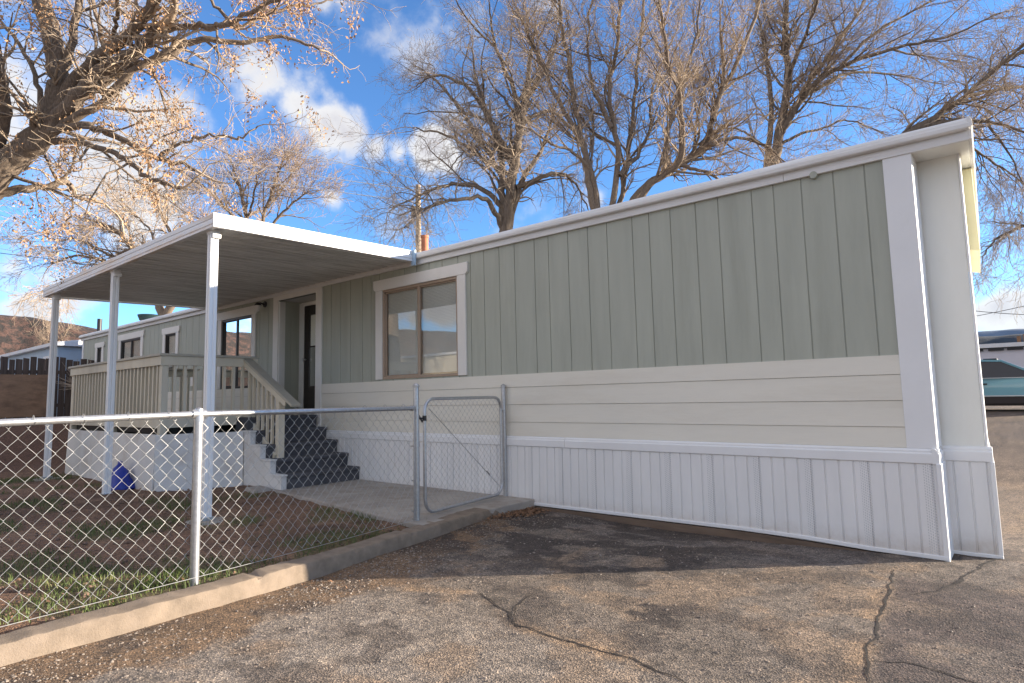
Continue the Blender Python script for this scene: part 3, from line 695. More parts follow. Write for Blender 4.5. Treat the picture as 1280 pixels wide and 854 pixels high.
# steps: noses at the wall side
noses = [(-6.89, .31), (-7.16, .495), (-7.43, .68), (-7.71, .865), (-7.98, 1.05)]
prof = [(-6.905, .126)]
for i, (nx, nz) in enumerate(noses):
    prof += [(nx-.02, nz-.05), (nx, nz-.045), (nx, nz-.008), (nx-.008, nz)]
    if i < 4: prof += [(noses[i+1][0]-.03, nz)]
prof += [(-8.36, 1.05), (-8.36, .2), (-7.6, .126)]
mb = MB(); mb.prism(prof, 'y', -1.175, -.05); mb.build('steps', M['carpet'], dk, bevel=.006)
prof = [(-6.94, .085)]
for i, (nx, nz) in enumerate(noses[:4]): prof += [(nx-.045, nz-.018), (noses[i+1][0]-.05, nz-.018)]
prof += [(-8.02, .86), (-8.02, .085)]
mb = MB(); mb.prism(prof, 'y', -1.26, -1.178); 
for i, (nx, nz) in enumerate(noses[:4]): mb.box(noses[i+1][0]-.045, nx-.02, -1.275, -1.179, nz-.017, nz+.004)
mb.build('stair_side', M['skirt'], dk, bevel=.004)
HY = -1.03
mb = MB(); mb.bar((-8.33, HY, 1.905), (-6.98, HY, 1.205), .14, .035); mb.build('handrail', M['decktop'], dk, bevel=.004)
mb = MB(); mb.bar((-8.33, HY-.045, 1.845), (-7.16, HY-.045, 1.24), .025, .09); mb.build('stair_rail_board', M['deck'], dk, bevel=.003)
mb = MB(); mb.bar((-8.33, HY-.045, 1.13), (-7.42, HY-.045, .50), .03, .095); mb.build('stair_bottom_rail', M['deck'], dk, bevel=.003)
MB().box(-7.45, -7.36, HY-.03, HY+.06, .315, 1.375).build('stair_post', M['deck'], dk, bevel=.003)
for k in range(6):
    x = -8.22+k*.132; zt = 1.86-(x+8.33)*.5185-.03; zl = 1.13-(x+8.33)*.692
    MB().box(x-.018, x+.018, HY-.029, HY+.005, zl-.02, zt).build('baluster', M['deck'], dk)

# ------------------------------------------------------------------ chain link fence and gate
fe = empty('chain_link_fence', (-3.75, -3.0, 0), 'galvanised chain link fence with round top rail running along the kerb', 'fence')
FP = [(-3.50, -7.0), (-3.70, -3.74), (-3.93, -1.60), (-4.135, -.06)]
def fx(y):
    for (a, b), (c, d) in zip(FP, FP[1:]):
        if y <= d: return a+(c-a)*(y-b)/(d-b)
    return FP[-1][0]
def wiremesh(name, path, z0, z1, parent, W=.088, Hh=.098, r=.0016, off=-.03):
    P = [Vector((*p, 0)) for p in path]; Ls = [(q-p).length for p, q in zip(P, P[1:])]; L = sum(Ls)
    def pt(s):
        s = max(0, min(L, s))
        for i, l in enumerate(Ls):
            if s <= l or i == len(Ls)-1: d = (P[i+1]-P[i]).normalized(); return P[i]+d*s, Vector((d.y, -d.x, 0))
            s -= l
    npick = int(L/(W/2)); rows = int(round((z1-z0)/(Hh/2))); mb = MB(); dzr = (z1-z0)/rows; dxp = L/npick
    for i in range(npick):
        pts = []
        for k in range(rows+1):
            odd = (k+i) % 2; s = (i+(1 if odd else 0))*dxp
            wv = .0026*(1 if odd else -1)      # interlocked wires pass in front of and behind each other at the knuckles
            q, nn = pt(s+(.0022 if odd else -.0022)); p = q+nn*(off+.010*fbm(s*1.5, k*.2, 3, 2)+wv)
            p.z = z0+dzr*k+.004*fbm(s, k*.3, 1, 2)+(.008 if k == rows and odd else 0); pts.append(p)
        mb.tube(pts, r, 5, caps=False)
    return mb.build(name, M['wire'], parent, smooth=True)
wiremesh('wire_mesh', FP[:3], .13, 1.198, fe)
RZ = [1.19, 1.20, 1.175]
mb = MB(); mb.tube([(FP[0][0], FP[0][1], 1.17), (FP[1][0], FP[1][1], 1.197)], .0205, 16); mb.tube([(FP[1][0], FP[1][1], 1.197), (FP[2][0]-.0, FP[2][1]-.03, 1.175)], .0195, 16); mb.build('top_rail', M['galv'], fe, smooth=True)
def fpost(x, y, z0, z1, r, dome=True):
    mb = MB(); pts = [(x, y, z0), (x, y, z1)]; rs = [r, r]
    if dome: pts += [(x, y, z1+.002), (x, y, z1+.02), (x, y, z1+.034), (x, y, z1+.04)]; rs += [r+.004, r+.005, r*.7, r*.15]
    return mb.tube(pts, rs, 18).build('post', M['galv'], fe, smooth=True)
fpost(FP[0][0], FP[0][1], .0, 1.2, .03); fpost(FP[1][0], FP[1][1], .0, 1.175, .029, False); fpost(FP[2][0], FP[2][1], .0, 1.375, .028); fpost(FP[3][0], FP[3][1], .05, 1.375, .026)
mb = MB(); x, y = FP[1]; mb.tube([(x, y-.045, 1.197), (x, y+.045, 1.197)], .031, 14); mb.tube([(x, y, 1.15), (x, y, 1.19), (x, y, 1.232), (x, y, 1.242)], [.034, .033, .027, .01], 14); mb.build('rail_cap', M['galv'], fe, smooth=True)
x, y = FP[2]; mb = MB()
for z in (1.175, .82, .50, .22):
    mb = MB(); mb.tube([(x, y, z-.011), (x, y, z+.011)], .0320, 16); mb.tube([(x+.0, y-.03, z), (x, y-.065, z)], .007, 6); mb.build('tension_band', M['galv'], fe, smooth=True)
MB().tube([(x, y-.075, 1.175), (x, y-.03, 1.175)], .027, 12).build('rail_end', M['galv'], fe, smooth=True)
MB().box(x-.006+.028, x+.006+.028, y-.062, y-.050, .14, 1.185).build('tension_bar', M['galv'], fe)
# ties along the rail and a bottom tension wire
mb = MB()
for s in range(14):
    yy = -4.9+s*.24; xx = fx(yy); c = Vector((xx, yy, 1.196 if yy < -3.7 else 1.19))
    mb.tube([c+Vector((.028*math.cos(t), .006*t/3, .028*math.sin(t))) for t in [j*6.2832/10 for j in range(11)]], .0018, 4, caps=False)
mb.tube([(fx(-7)+.03, -7, .145), (fx(-5)+.03, -5, .135), (fx(-3.74)+.03, -3.74, .14), (fx(-2.6)+.03, -2.6, .135), (fx(-1.62)+.03, -1.62, .14)], .002, 5); mb.build('tie_wire', M['wire'], fe, smooth=True)
ga = empty('chain_link_gate', (-4.03, -.8, .15), 'closed chain link garden gate with rounded tube frame between two steel posts', 'gate')
A = Vector((-3.952, -1.475, 0)); B = Vector((-4.118, -.135, 0)); z0, z1, rc = .165, 1.262, .13
loop = []
def cpt(s, z): p = A.lerp(B, s/(B-A).length); return Vector((p.x, p.y, z))
L = (B-A).length
for cx, cz, t0 in ((L-rc, z1-rc, 0), (rc, z1-rc, 90), (rc, z0+rc, 180), (L-rc, z0+rc, 270)):
    for t in range(0, 91, 15): a = math.radians(t0+t); loop.append(cpt(cx+rc*math.cos(a), cz+rc*math.sin(a)))
loop.append(loop[0]); loop[-1] = loop[0]
mb = MB(); mb.tube(loop, .0165, 12); mb.build('gate_frame', M['galv'], ga, smooth=True)
wiremesh('wire_mesh', [(cpt(.03, 0).x, cpt(.03, 0).y), (cpt(L-.03, 0).x, cpt(L-.03, 0).y)], z0+.02, z1-.02, ga, W=.078, Hh=.078, r=.0014, off=0)
mb = MB(); mb.tube([cpt(.06, z1-.10)+Vector((.015, 0, 0)), cpt(L-.07, z0+.09)+Vector((.015, 0, 0))], .0032, 6); mb.tube([cpt(L*.80, z0+.24)+Vector((.015, 0, 0)), cpt(L*.76, z0+.29)+Vector((.015, 0, 0))], .009, 6); mb.build('brace_rod', M['galv'], ga, smooth=True)
for z in (.30, 1.10):
    mb = MB(); mb.tube([cpt(L-.0, z), cpt(L+.09, z)], .011, 8); mb.tube([cpt(L, z-.03), cpt(L, z+.03)], .021, 10); mb.build('hinge', M['galv'], ga, smooth=True)
mb = MB(); mb.tube([cpt(0, 1.075), cpt(-.15, 1.075)], .009, 8); mb.tube([cpt(0, 1.05), cpt(0, 1.10)], .021, 10); mb.tube([cpt(-.06, 1.04)+Vector((.03, 0, 0)), cpt(-.06, 1.11)+Vector((-.03, 0, 0))], .009, 6); mb.build('latch', M['black'], ga, smooth=True)

# blue bag beside the middle post
mb = MB(); rr = random.Random(2); c0 = at(150, 612, Y=-2.42); cx, cy = c0.x+.02, -2.42
lev = [(0, .20, .15), (.04, .23, .17), (.10, .20, .15), (.17, .145, .12), (.24, .115, .10), (.30, .085, .08), (.34, .03, .03), (.36, .035, .03), (.385, .05, .02)]
k = 20; vs = []
for li, (z, a, b) in enumerate(lev):
    for j in range(k):
        t = 6.2832*j/k; n_ = 1+.28*fbm(math.cos(t)*1.3, math.sin(t)*1.3, z*7, 3)
        vs.append((cx+a*n_*math.cos(t)-.12*z, cy+b*n_*math.sin(t), .10+z+.02*math.sin(3*t)*(.3 if li == 0 else 1)*(z > .3)))
fs = [(i*k+j, i*k+(j+1) % k, (i+1)*k+(j+1) % k, (i+1)*k+j) for i in range(len(lev)-1) for j in range(k)]+[tuple(range(k))[::-1], tuple(range((len(lev)-1)*k, len(lev)*k))]
o = mb.add(vs, fs).build('plastic_bag', M['blue'], smooth=True, loc=(cx, cy, .1)); tag(o, 'crumpled deep blue plastic bag on the soil by the middle patio post', 'bag')
mb = MB(); p = at(372, 626, Z=.11); mb.add([(-.17, -.11, 0), (.16, -.13, 0), (.18, .10, 0), (-.15, .12, 0), (-.15, -.09, .06), (.14, -.11, .055), (.15, .08, .06), (-.13, .10, .065)], [(0, 3, 2, 1), (4, 5, 6, 7), (0, 1, 5, 4), (1, 2, 6, 5), (2, 3, 7, 6), (3, 0, 4, 7)])
o = mb.build('stone_slab', M['concrete'], bevel=.01); o.location = (-7.22, -1.42, .10); tag(o, 'small flat grey stone block lying at the foot of the porch steps', 'stone')

# ------------------------------------------------------------------ board fence and far homes
bf = empty('board_fence', (-18.6, -2.6, .9), 'dark weathered upright board fence with uneven tops behind the porch', 'fence')
mb = MB(); y = -7.5; rr = random.Random(4)
while y < -.12:
    w = rr.uniform(.12, .16); t = 2.50+rr.uniform(-.06, .05); ln = rr.uniform(-.012, .012)
    mb.add([(-18.62, y, .85), (-18.62, y+w, .85), (-18.62, y+w-.006, t), (-18.62, y+.006+ln*.3, t+rr.uniform(-.015, .02)), (-18.597, y, .85), (-18.597, y+w, .85), (-18.597, y+w-.006, t), (-18.597, y+.006+ln*.3, t)],
           [(0, 1, 2, 3), (7, 6, 5, 4), (0, 4, 5, 1), (1, 5, 6, 2), (2, 6, 7, 3), (3, 7, 4, 0)]); y += w+rr.choice([.004, .006, .008, .016])
mb.build('board_panel', M['board'], bf)
mb = MB(); mb.box(-18.67, -18.63, -7.5, -.1, 1.25, 1.34); mb.box(-18.67, -18.63, -7.5, -.1, 2.1, 2.19); mb.build('fence_rail', M['board'], bf)
mb = MB(); mb.box(-18.5, -18.46, -6.0, -1.03, 1.02, 2.07); o = mb.build('plywood_sheet', M['ply'], loc=(-18.48, -3.5, 1.02)); tag(o, 'long brown stained plywood sheet standing against the dark board fence', 'board')
mb = MB(); mb.box(-18.52, -18.40, -6.0, -.4, .86, 1.0); o = mb.build('landscape_timber', M['timber'], loc=(-18.46, -3, .86)); tag(o, 'dark timber sleeper lying under the brown plywood sheet', 'timber')

def home_box(name, label, x0, x1, y0, y1, z0, zt, wallm, wins, face='-y', roofh=.22, cat='mobile home', endx=None):
    e = empty(name, ((x0+x1)/2, (y0+y1)/2, z0), label, cat)
    mb = MB(); x = x0
    while x < x1-.01:
        b = min(x+.3, x1); mb.box(x+.005, b-.005, y0, y0+.03, z0, zt); mb.box(x+.005, b-.005, y1-.03, y1, z0, zt); x = b
    mb.box(x0, x1, y0+.012, y1-.012, z0, zt); mb.build('wall', wallm, e)
    mb = MB(); ym = (y0+y1)/2
    mb.prism([(y0-.15, zt), (y0-.15, zt+.10), (ym, zt+.10+roofh), (y1+.15, zt+.10), (y1+.15, zt)], 'x', x0-.15, x1+.15); mb.build('roof', M['roof'], e, bevel=.01)
    for (wx, wz, ww, wh) in wins:
        yy = y0 if face == '-y' else y1; s = -1 if face == '-y' else 1
        mb = MB()
        for a, b, c, d in ((wx-.08, wx, wz-.08, wz+wh+.08), (wx+ww, wx+ww+.08, wz-.08, wz+wh+.08), (wx, wx+ww, wz-.08, wz), (wx, wx+ww, wz+wh, wz+wh+.08)): mb.box(a, b, yy+s*.001, yy+s*.03, c, d)
        w = mb.build('window', M['white'], e)
        MB().box(wx, wx+ww, yy+s*.002, yy+s*.012, wz, wz+wh).build('pane', M['darkpane'], w)
    return e
M['darkpane'] = paint('dark_window_pane', (0.03, 0.035, 0.045), 0.12, 0.1, bs=0)
bh = home_box('blue_mobile_home', 'pale blue mobile home with low white roof beyond the dark board fence', -29.0, -21.0, -.25, 3.9, .6, 3.02, M['bluehome'], [(-22.3, 1.75, .45, .95), (-24.6, 1.75, .5, .8), (-27.2, 1.75, .8, .8)], roofh=.35)
c = at(125, 410, Y=1.5); mb = MB(); mb.tube([(-23.45, 1.5, 3.2), (-23.45, 1.5, 4.2)], .075, 10); mb.build('chimney_pipe', M['black'], bh, smooth=True)
home_box('beige_mobile_home', 'beige mobile home across the yard seen mirrored in the front window', -32, -14.0, -17.5, -13.0, .0, 3.1, M['beigehome'], [(-17.5, 1.5, 1.5, 1.0), (-22.5, 1.5, 1.0, 1.0), (-28.0, 1.5, 1.5, 1.0)], face='+y')
# small bush by the fence
def shrub(name, c, r, h, label, n=160, mat='twigdark'):
    mb = MB(); rr = random.Random(9)
    for i in range(n):
        a = rr.uniform(0, 6.28); e = rr.uniform(.1, 1.3); l = rr.uniform(.5, 1)*h
        p = Vector(c); pts = [p]; d = Vector((math.cos(a)*math.cos(e)*r/h, math.sin(a)*math.cos(e)*r/h, math.sin(e)))
        for k in range(4): d = d+Vector((rr.uniform(-.35, .35), rr.uniform(-.35, .35), rr.uniform(-.25, .2))); p = p+d*l/4; pts.append(p)
        mb.tube(pts, [.008, .007, .006, .005, .003], 3, caps=False)
    o = mb.build(name, M[mat], loc=c); tag(o, label, 'bush')
shrub('bare_bush', (-18.3, -.35, 1.7), .55, .85, 'small dark bare bush against the end of the board fence')

# white building, car, right side
wb = empty('white_building', (0, 35, .6), 'long low white flat roofed building behind the teal car', 'building')
mb = MB(); mb.box(-14, 9, 32, 40, .5, 3.08); mb.build('wall', M['whitebuild'], wb)
mb = MB(); mb.box(-14.1, 9.1, 31.85, 40.1, 3.081, 3.27); mb.build('roof', M['white'], wb)
mb = MB(); mb.box(-14, 9, 31.92, 31.99, 3.035, 3.075); x = -6; rr = random.Random(6)
while x < 8: w = rr.uniform(.15, .7); mb.box(x, x+w, 31.9, 31.985, 2.93, 3.05); x += w+rr.uniform(.05, .3)
mb.build('eave_bracket', M['black'], wb)
mb = MB(); mb.box(.45, .6, 33, 33.2, 3.271, 3.62); mb.box(.7, .8, 33, 33.2, 3.271, 3.7); mb.build('roof_vent', M['litter'], wb)

car = empty('parked_car', (-.3, 16.2, .58), 'teal blue sedan with dark lower sills parked beyond the end of the house', 'car')
CZ = zdrive(0, 15.7)+.0; CYN, CYF = 15.35, 17.0
# side outline (x, z) for the lower body
low = [(-2.55, .42), (-2.60, .62), (-2.52, .80), (-2.35, .88), (-1.5, .92), (.98, .90), (1.3, .86), (1.9, .76), (2.12, .62), (2.15, .42), (2.08, .30), (-2.5, .30)]
def loft(mb, prof, ys, ins):
    """profile lofted across the car, inset by ins at each y"""
    n = len(prof); cx = sum(p[0] for p in prof)/n; vs = []
    for y, k in zip(ys, ins): vs += [(cx+(p[0]-cx)*(1-k*.5), y, CZ+p[1]-k*.4*max(0, p[1]-.5)) for p in prof]
    fs = [(r*n+i, r*n+(i+1) % n, (r+1)*n+(i+1) % n, (r+1)*n+i) for r in range(len(ys)-1) for i in range(n)]+[tuple(range(n)), tuple(range((len(ys)-1)*n, len(ys)*n))[::-1]]
    mb.add(vs, fs); return mb
mb = MB(); loft(mb, low, [CYN+.02, CYN, CYN+.0, CYN+.08, CYF-.08, CYF], [.06, .0, .0, -.01, -.01, .05]); 
bodyo = mb.build('body', M['car'], car, smooth=True)
gh = [(-1.95, .90), (-1.45, 1.28), (-1.2, 1.345), (-.4, 1.385), (.12, 1.35), (.95, .90)]
def green(mb, prof, inb, int_):
    n = len(prof); vs = []
    for y0, s in ((CYN, 1), (CYF, -1)):
        for x, z in prof: k = (z-.9)/.48; vs.append((x, y0+s*(inb+(int_-inb)*k), CZ+z))
    fs = [(i, (i+1) % n, (i+1) % n+n, i+n) for i in range(n)]+[tuple(range(n)), tuple(range(n, 2*n))[::-1]]
    return mb.add(vs, fs)
green(MB(), gh, .06, .24).build('cabin_glass', M['darkpane'], car)
mb = MB()
def pbar(x0, z0, x1, z1, w=.05):
    for y0, s in ((CYN, 1), (CYF, -1)):
        k0, k1 = (z0-.9)/.48, (z1-.9)/.48
        mb.bar((x0, y0+s*(.05+.18*k0), CZ+z0), (x1, y0+s*(.05+.18*k1), CZ+z1), .03, w, up=(1, 0, 0) if abs(x1-x0) < .1 else (0, 0, 1))
pbar(-1.95, .9, -1.4, 1.32, .10); pbar(.95, .9, .12, 1.36, .05); pbar(-.42, .9, -.42, 1.37, .06)
mb.add([(x, y, CZ+z) for x, y, z in ((-1.42, CYN+.2, 1.31), (-1.15, CYN+.23, 1.365), (-.4, CYN+.235, 1.40), (.14, CYN+.225, 1.365), (-1.42, CYF-.2, 1.31), (-1.15, CYF-.23, 1.365), (-.4, CYF-.235, 1.40), (.14, CYF-.225, 1.365))], [(0, 1, 5, 4), (1, 2, 6, 5), (2, 3, 7, 6)])
pbar(-1.42, 1.325, -.4, 1.385, .05); pbar(-.4, 1.385, .14, 1.355, .05)
mb.build('roof', M['car'], car)
mb = MB(); mb.box(-2.35, 1.9, CYN-.012, CYN+.02, CZ+.22, CZ+.40); mb.box(-2.4, 1.95, CYN+.05, CYF-.05, CZ+.16, CZ+.32); mb.build('sill', M['cladding'], car)
mb = MB(); mb.box(-2.4, 1.95, CYN-.022, CYN-.002, CZ+.405, CZ+.435); mb.box(-1.9, .9, CYN-.0, CYN+.02, CZ+.885, CZ+.905); mb.build('side_trim', M['chrome'], car, bevel=.004)
mb = MB(); mb.box(-.40, -.20, CYN-.03, CYN+.0, CZ+.72, CZ+.76); mb.build('door_handle', M['black'], car, bevel=.006)
mb = MB(); mb.tube([(.72, CYN+.0, CZ+.95), (.72, CYN-.05, CZ+.96)], .02, 8); mb.tube([(.78, CYN-.11, CZ+.97), (.74, CYN-.11, CZ+.97), (.68, CYN-.11, CZ+.97), (.66, CYN-.11, CZ+.97)], [.03, .08, .09, .07], 12); mb.build('wing_mirror', M['chrome'], car, smooth=True)
mb = MB(); mb.box(-.25, .05, CYN+.3, CYF-.3, CZ+1.385, CZ+1.43); mb.build('roof_rack', M['black'], car, bevel=.01)
for wx in (-1.65, 1.35):
    for yy in (CYN+.02, CYF-.02):
        s = 1 if yy < 16 else -1
        mb = MB(); mb.tube([(wx, yy, CZ+.30), (wx, yy+s*.02, CZ+.30), (wx, yy+s*.16, CZ+.30), (wx, yy+s*.18, CZ+.30)], [.27, .30, .30, .27], 24); w = mb.build('wheel', M['tyre'], car, smooth=True)
        mb = MB(); mb.tube([(wx, yy-s*.004, CZ+.30), (wx, yy+s*.01, CZ+.30)], .18, 18); mb.build('rim', M['chrome'], w, smooth=True)

# ------------------------------------------------------------------ utility pole and wires
pb = at(523, 300, D=30); pt = at(525, 229, D=30)
up = empty('utility_pole', (pb.x, pb.y, .5), 'weathered wooden utility pole rising behind the roof beside the orange flue', 'pole')
MB().tube([(pb.x, pb.y, .3), (pb.x, pb.y, pt.z*.6), (pb.x, pb.y, pt.z)], [.17, .15, .125], 12).build('shaft', M['pole'], up, smooth=True)
q = at(515, 261, D=30); mb = MB(); mb.tube([(pb.x-.22, pb.y-.1, q.z+.15), (pb.x-.22, pb.y-.1, q.z-.35)], .12, 10); mb.build('transformer', M['pole'], up, smooth=True)
def cable(a, b, sag, r, label, mat='lightwire', group=None):
    a, b = Vector(a), Vector(b); pts = [a.lerp(b, i/24)-Vector((0, 0, sag*4*(i/24)*(1-i/24))) for i in range(25)]
    o = MB().tube(pts, r, 5).build('overhead_cable', M[mat], smooth=True, loc=a); tag(o, label, 'cable', group); return o
for (x0, y0, y1, lb) in ((230, 180, 227, 'topmost pale overhead cable running left from the utility pole'), (230, 255, 241, 'middle pale overhead cable running left from the utility pole'), (230, 275, 256, 'lowest pale overhead cable running left from the utility pole')):
    cable(at(523, y1-3, D=30), at(x0-500, y0-150, D=27), .25, .019, lb, group='overhead cables left of the utility pole')
cable(at(-60, 309, D=20), at(330, 345, D=32), .15, .012, 'thin dark overhead cable crossing low behind the left tree', 'black')
cable(at(1180, 384, D=40), at(1420, 392, D=34), .3, .02, 'dark overhead cable above the far ridge sagging to the right', 'black')
cable(at(1180, 402, D=40), at(1420, 345, D=30), .2, .018, 'dark overhead cable above the far ridge rising to the right', 'black')

# ------------------------------------------------------------------ trees
class Fast:
    """tubes gathered as arrays (three-sided for twigs)"""
    def __init__(s): s.V = []; s.F = []; s.n = 0
    def tube(s, pts, rs, n):
        P = np.array(pts, float); k = len(P); T = np.gradient(P, axis=0); T /= (np.linalg.norm(T, axis=1, keepdims=True)+1e-9)
        ref = np.array([0, 0, 1.0]) if abs(T[0, 2]) < .9 else np.array([1.0, 0, 0])
        A = np.cross(T, ref); A /= (np.linalg.norm(A, axis=1, keepdims=True)+1e-9); B = np.cross(A, T)
        th = np.arange(n)*2*math.pi/n; R = np.array(rs)[:, None, None]
        V = P[:, None, :]+R*(A[:, None, :]*np.cos(th)[None, :, None]+B[:, None, :]*np.sin(th)[None, :, None])
        s.V.append(V.reshape(-1, 3)); i = np.arange(k-1)[:, None]*n; j = np.arange(n)[None, :]; j2 = (j+1) % n
        F = np.stack([i+j, i+j2, i+n+j2, i+n+j], -1).reshape(-1, 4)+s.n
        s.F.append(F); s.n += k*n
    def quads(s, Q):
        Q = np.array(Q, float).reshape(-1, 3); m = len(Q)//4; s.V.append(Q); s.F.append(np.arange(m*4).reshape(-1, 4)+s.n); s.n += m*4
    def build(s, name, mat, parent, origin, smooth=True):
        V = np.concatenate(s.V)-np.array(origin); F = np.concatenate(s.F); me = bpy.data.meshes.new(name)
        me.vertices.add(len(V)); me.vertices.foreach_set('co', V.ravel()); me.loops.add(F.size); me.loops.foreach_set('vertex_index', F.ravel().astype(np.int32))
        me.polygons.add(len(F)); me.polygons.foreach_set('loop_start', (np.arange(len(F))*4).astype(np.int32)); me.polygons.foreach_set('loop_total', np.full(len(F), 4, np.int32))
        me.update(calc_edges=True); me.materials.append(mat)
        if smooth: me.polygons.foreach_set('use_smooth', np.ones(len(F), bool))
        o = bpy.data.objects.new(name, me); col.objects.link(o); o.parent = parent; return o
def spline(P, per=6):
    P = [np.array(p, float) for p in P]; P = [2*P[0]-P[1]]+P+[2*P[-1]-P[-2]]; out = []
    for i in range(1, len(P)-2):
        a, b, c, d = P[i-1:i+3]
        for k in range(per):
            t = k/per; out.append(.5*((2*b)+(-a+c)*t+(2*a-5*b+4*c-d)*t*t+(-a+3*b-3*c+d)*t**3))
    out.append(P[-2]); return np.array(out)
def unit(v): return v/(np.linalg.norm(v)+1e-9)
def grow(rng, start, d, length, r, lvl, cfg, F0, F1, tips):
    """one branch: wavering path, children on it"""
    k = 7 if lvl >= 1 else 5; pts = [start]; step = length/k; up = cfg['up'][lvl]; wob = cfg['wob'][lvl]
    for i in range(k):
        d = unit(d+rng.normal(0, wob, 3)+np.array([0, 0, up*(i+1)/k])); pts.append(pts[-1]+d*step)
    rs = [max(r*(1-.75*i/k), cfg['rmin']) for i in range(k+1)]
    (F0 if lvl >= 2 else F1).tube(pts, rs, 5 if lvl >= 2 else 3)
    if lvl == 0: tips.append(pts[-1]); tips.append(pts[2]); return
    nch = rng.poisson(cfg['n'][lvl]*length)+2
    for _ in range(nch):
        u = rng.uniform(.12, 1); i = min(int(u*k), k-1); p = np.array(pts[i])*(1-(u*k-i))+np.array(pts[i+1])*(u*k-i)
        t = unit(np.array(pts[i+1])-np.array(pts[i])); s = unit(np.cross(t, rng.normal(0, 1, 3))); ang = rng.uniform(*cfg['ang'])
        grow(rng, p, unit(t*math.cos(ang)+s*math.sin(ang)), cfg['len'][lvl]*rng.uniform(.45, 1.2)*(1.15-.5*u), max(rs[i]*.55, cfg['rmin']), lvl-1, cfg, F0, F1, tips)
def tree(name, label, limbs, cfg, seed, barkm, twigm, D, trunk=None, leaves=0, group=None, base=None, dj=1.5):
    rng = np.random.default_rng(seed); F0, F1 = Fast(), Fast(); tips = []
    basep = base
    for li, (pts, r0, r1) in enumerate(limbs):
        dd = rng.uniform(-dj, dj) if li else 0; m = len(pts)-1
        W = [at(x, y, D=D+dd*(i/m)**1.2+(pts[i][2] if len(pts[i]) > 2 else 0)) for i, (x, y) in enumerate([(q[0], q[1]) for q in pts])]
        S = spline([tuple(w) for w in W], 6); S[1:-1] += rng.normal(0, .012*cfg['scale'], (len(S)-2, 3))
        n = len(S); rs = [r0+(r1-r0)*(i/(n-1))**.8 for i in range(n)]; F0.tube(S, rs, 10)
        seg = np.linalg.norm(np.diff(S, axis=0), axis=1).sum(); nch = int(seg*cfg['n'][3])
        for _ in range(nch):
            u = rng.uniform(cfg.get('u0', .2), 1.0)**.85; f = u*(n-1); i = min(int(f), n-2); p = S[i]*(1-(f-i))+S[i+1]*(f-i); t = unit(S[i+1]-S[i])
            s = unit(np.cross(t, rng.normal(0, 1, 3))); ang = rng.uniform(*cfg['ang'])
            lv = 2 if rng.random() < cfg['big'] else 1
            grow(rng, p, unit(t*math.cos(ang)+s*math.sin(ang)), cfg['len'][lv+1]*rng.uniform(.5, 1.15)*(1.15-.45*u), min(rs[i]*.5, cfg['rmax']), lv, cfg, F0, F1, tips)
        grow(rng, S[-1], unit(S[-1]-S[-2]), cfg['len'][2], r1, 1, cfg, F0, F1, tips)
    if basep is None:
        b = at(*trunk[0], D=D); basep = (b.x, b.y, .2)
    b = np.array(basep, float)
    if trunk:
        for (pxy, r0, r1) in trunk[1]:
            q = np.array(at(*pxy, D=D)); mid = (b+q)/2+rng.normal(0, .08, 3)*cfg['scale']; S = spline([b, mid, q], 5); F0.tube(S, [r0+(r1-r0)*i/(len(S)-1) for i in range(len(S))], 12)
    e = empty(name, tuple(b), label, 'tree', group)
    F0.build('trunk', barkm, e, b); F1.build('crown', twigm, e, b)
    if leaves:
        Q = []; L = Fast(); T = np.array(tips); 
        keep = [t for t in T if fbm(t[0]*.9, t[1]*.9, t[2]*.9+4, 3) > .10]
        for t in keep:
            if rng.random() > leaves: continue
            for _ in range(rng.integers(8, 20)):
                c = t+rng.normal(0, .03, 3)*np.array([1, 1, 2.2])+np.array([0, 0, -.07]); a = unit(rng.normal(0, 1, 3)+np.array([0, 0, -.9])); s = unit(np.cross(a, rng.normal(0, 1, 3))); l = rng.uniform(.02, .06); w = l*.26
                Q += [c, c+a*l*.5+s*w, c+a*l, c+a*l*.5-s*w]
        if Q: L.quads(Q); L.build('dry_leaves', M['deadleaf'], e, b, False)
    return e
cfgA = dict(up=[-.02, .02, .05], wob=[.28, .25, .2], n=[0, 5.2, 3.1, 3.7], len=[0, .42, .85, 1.45], ang=(.5, 1.25), rmin=.0026, rmax=.035, big=.42, scale=1.2, u0=.1)
A0 = 9.0
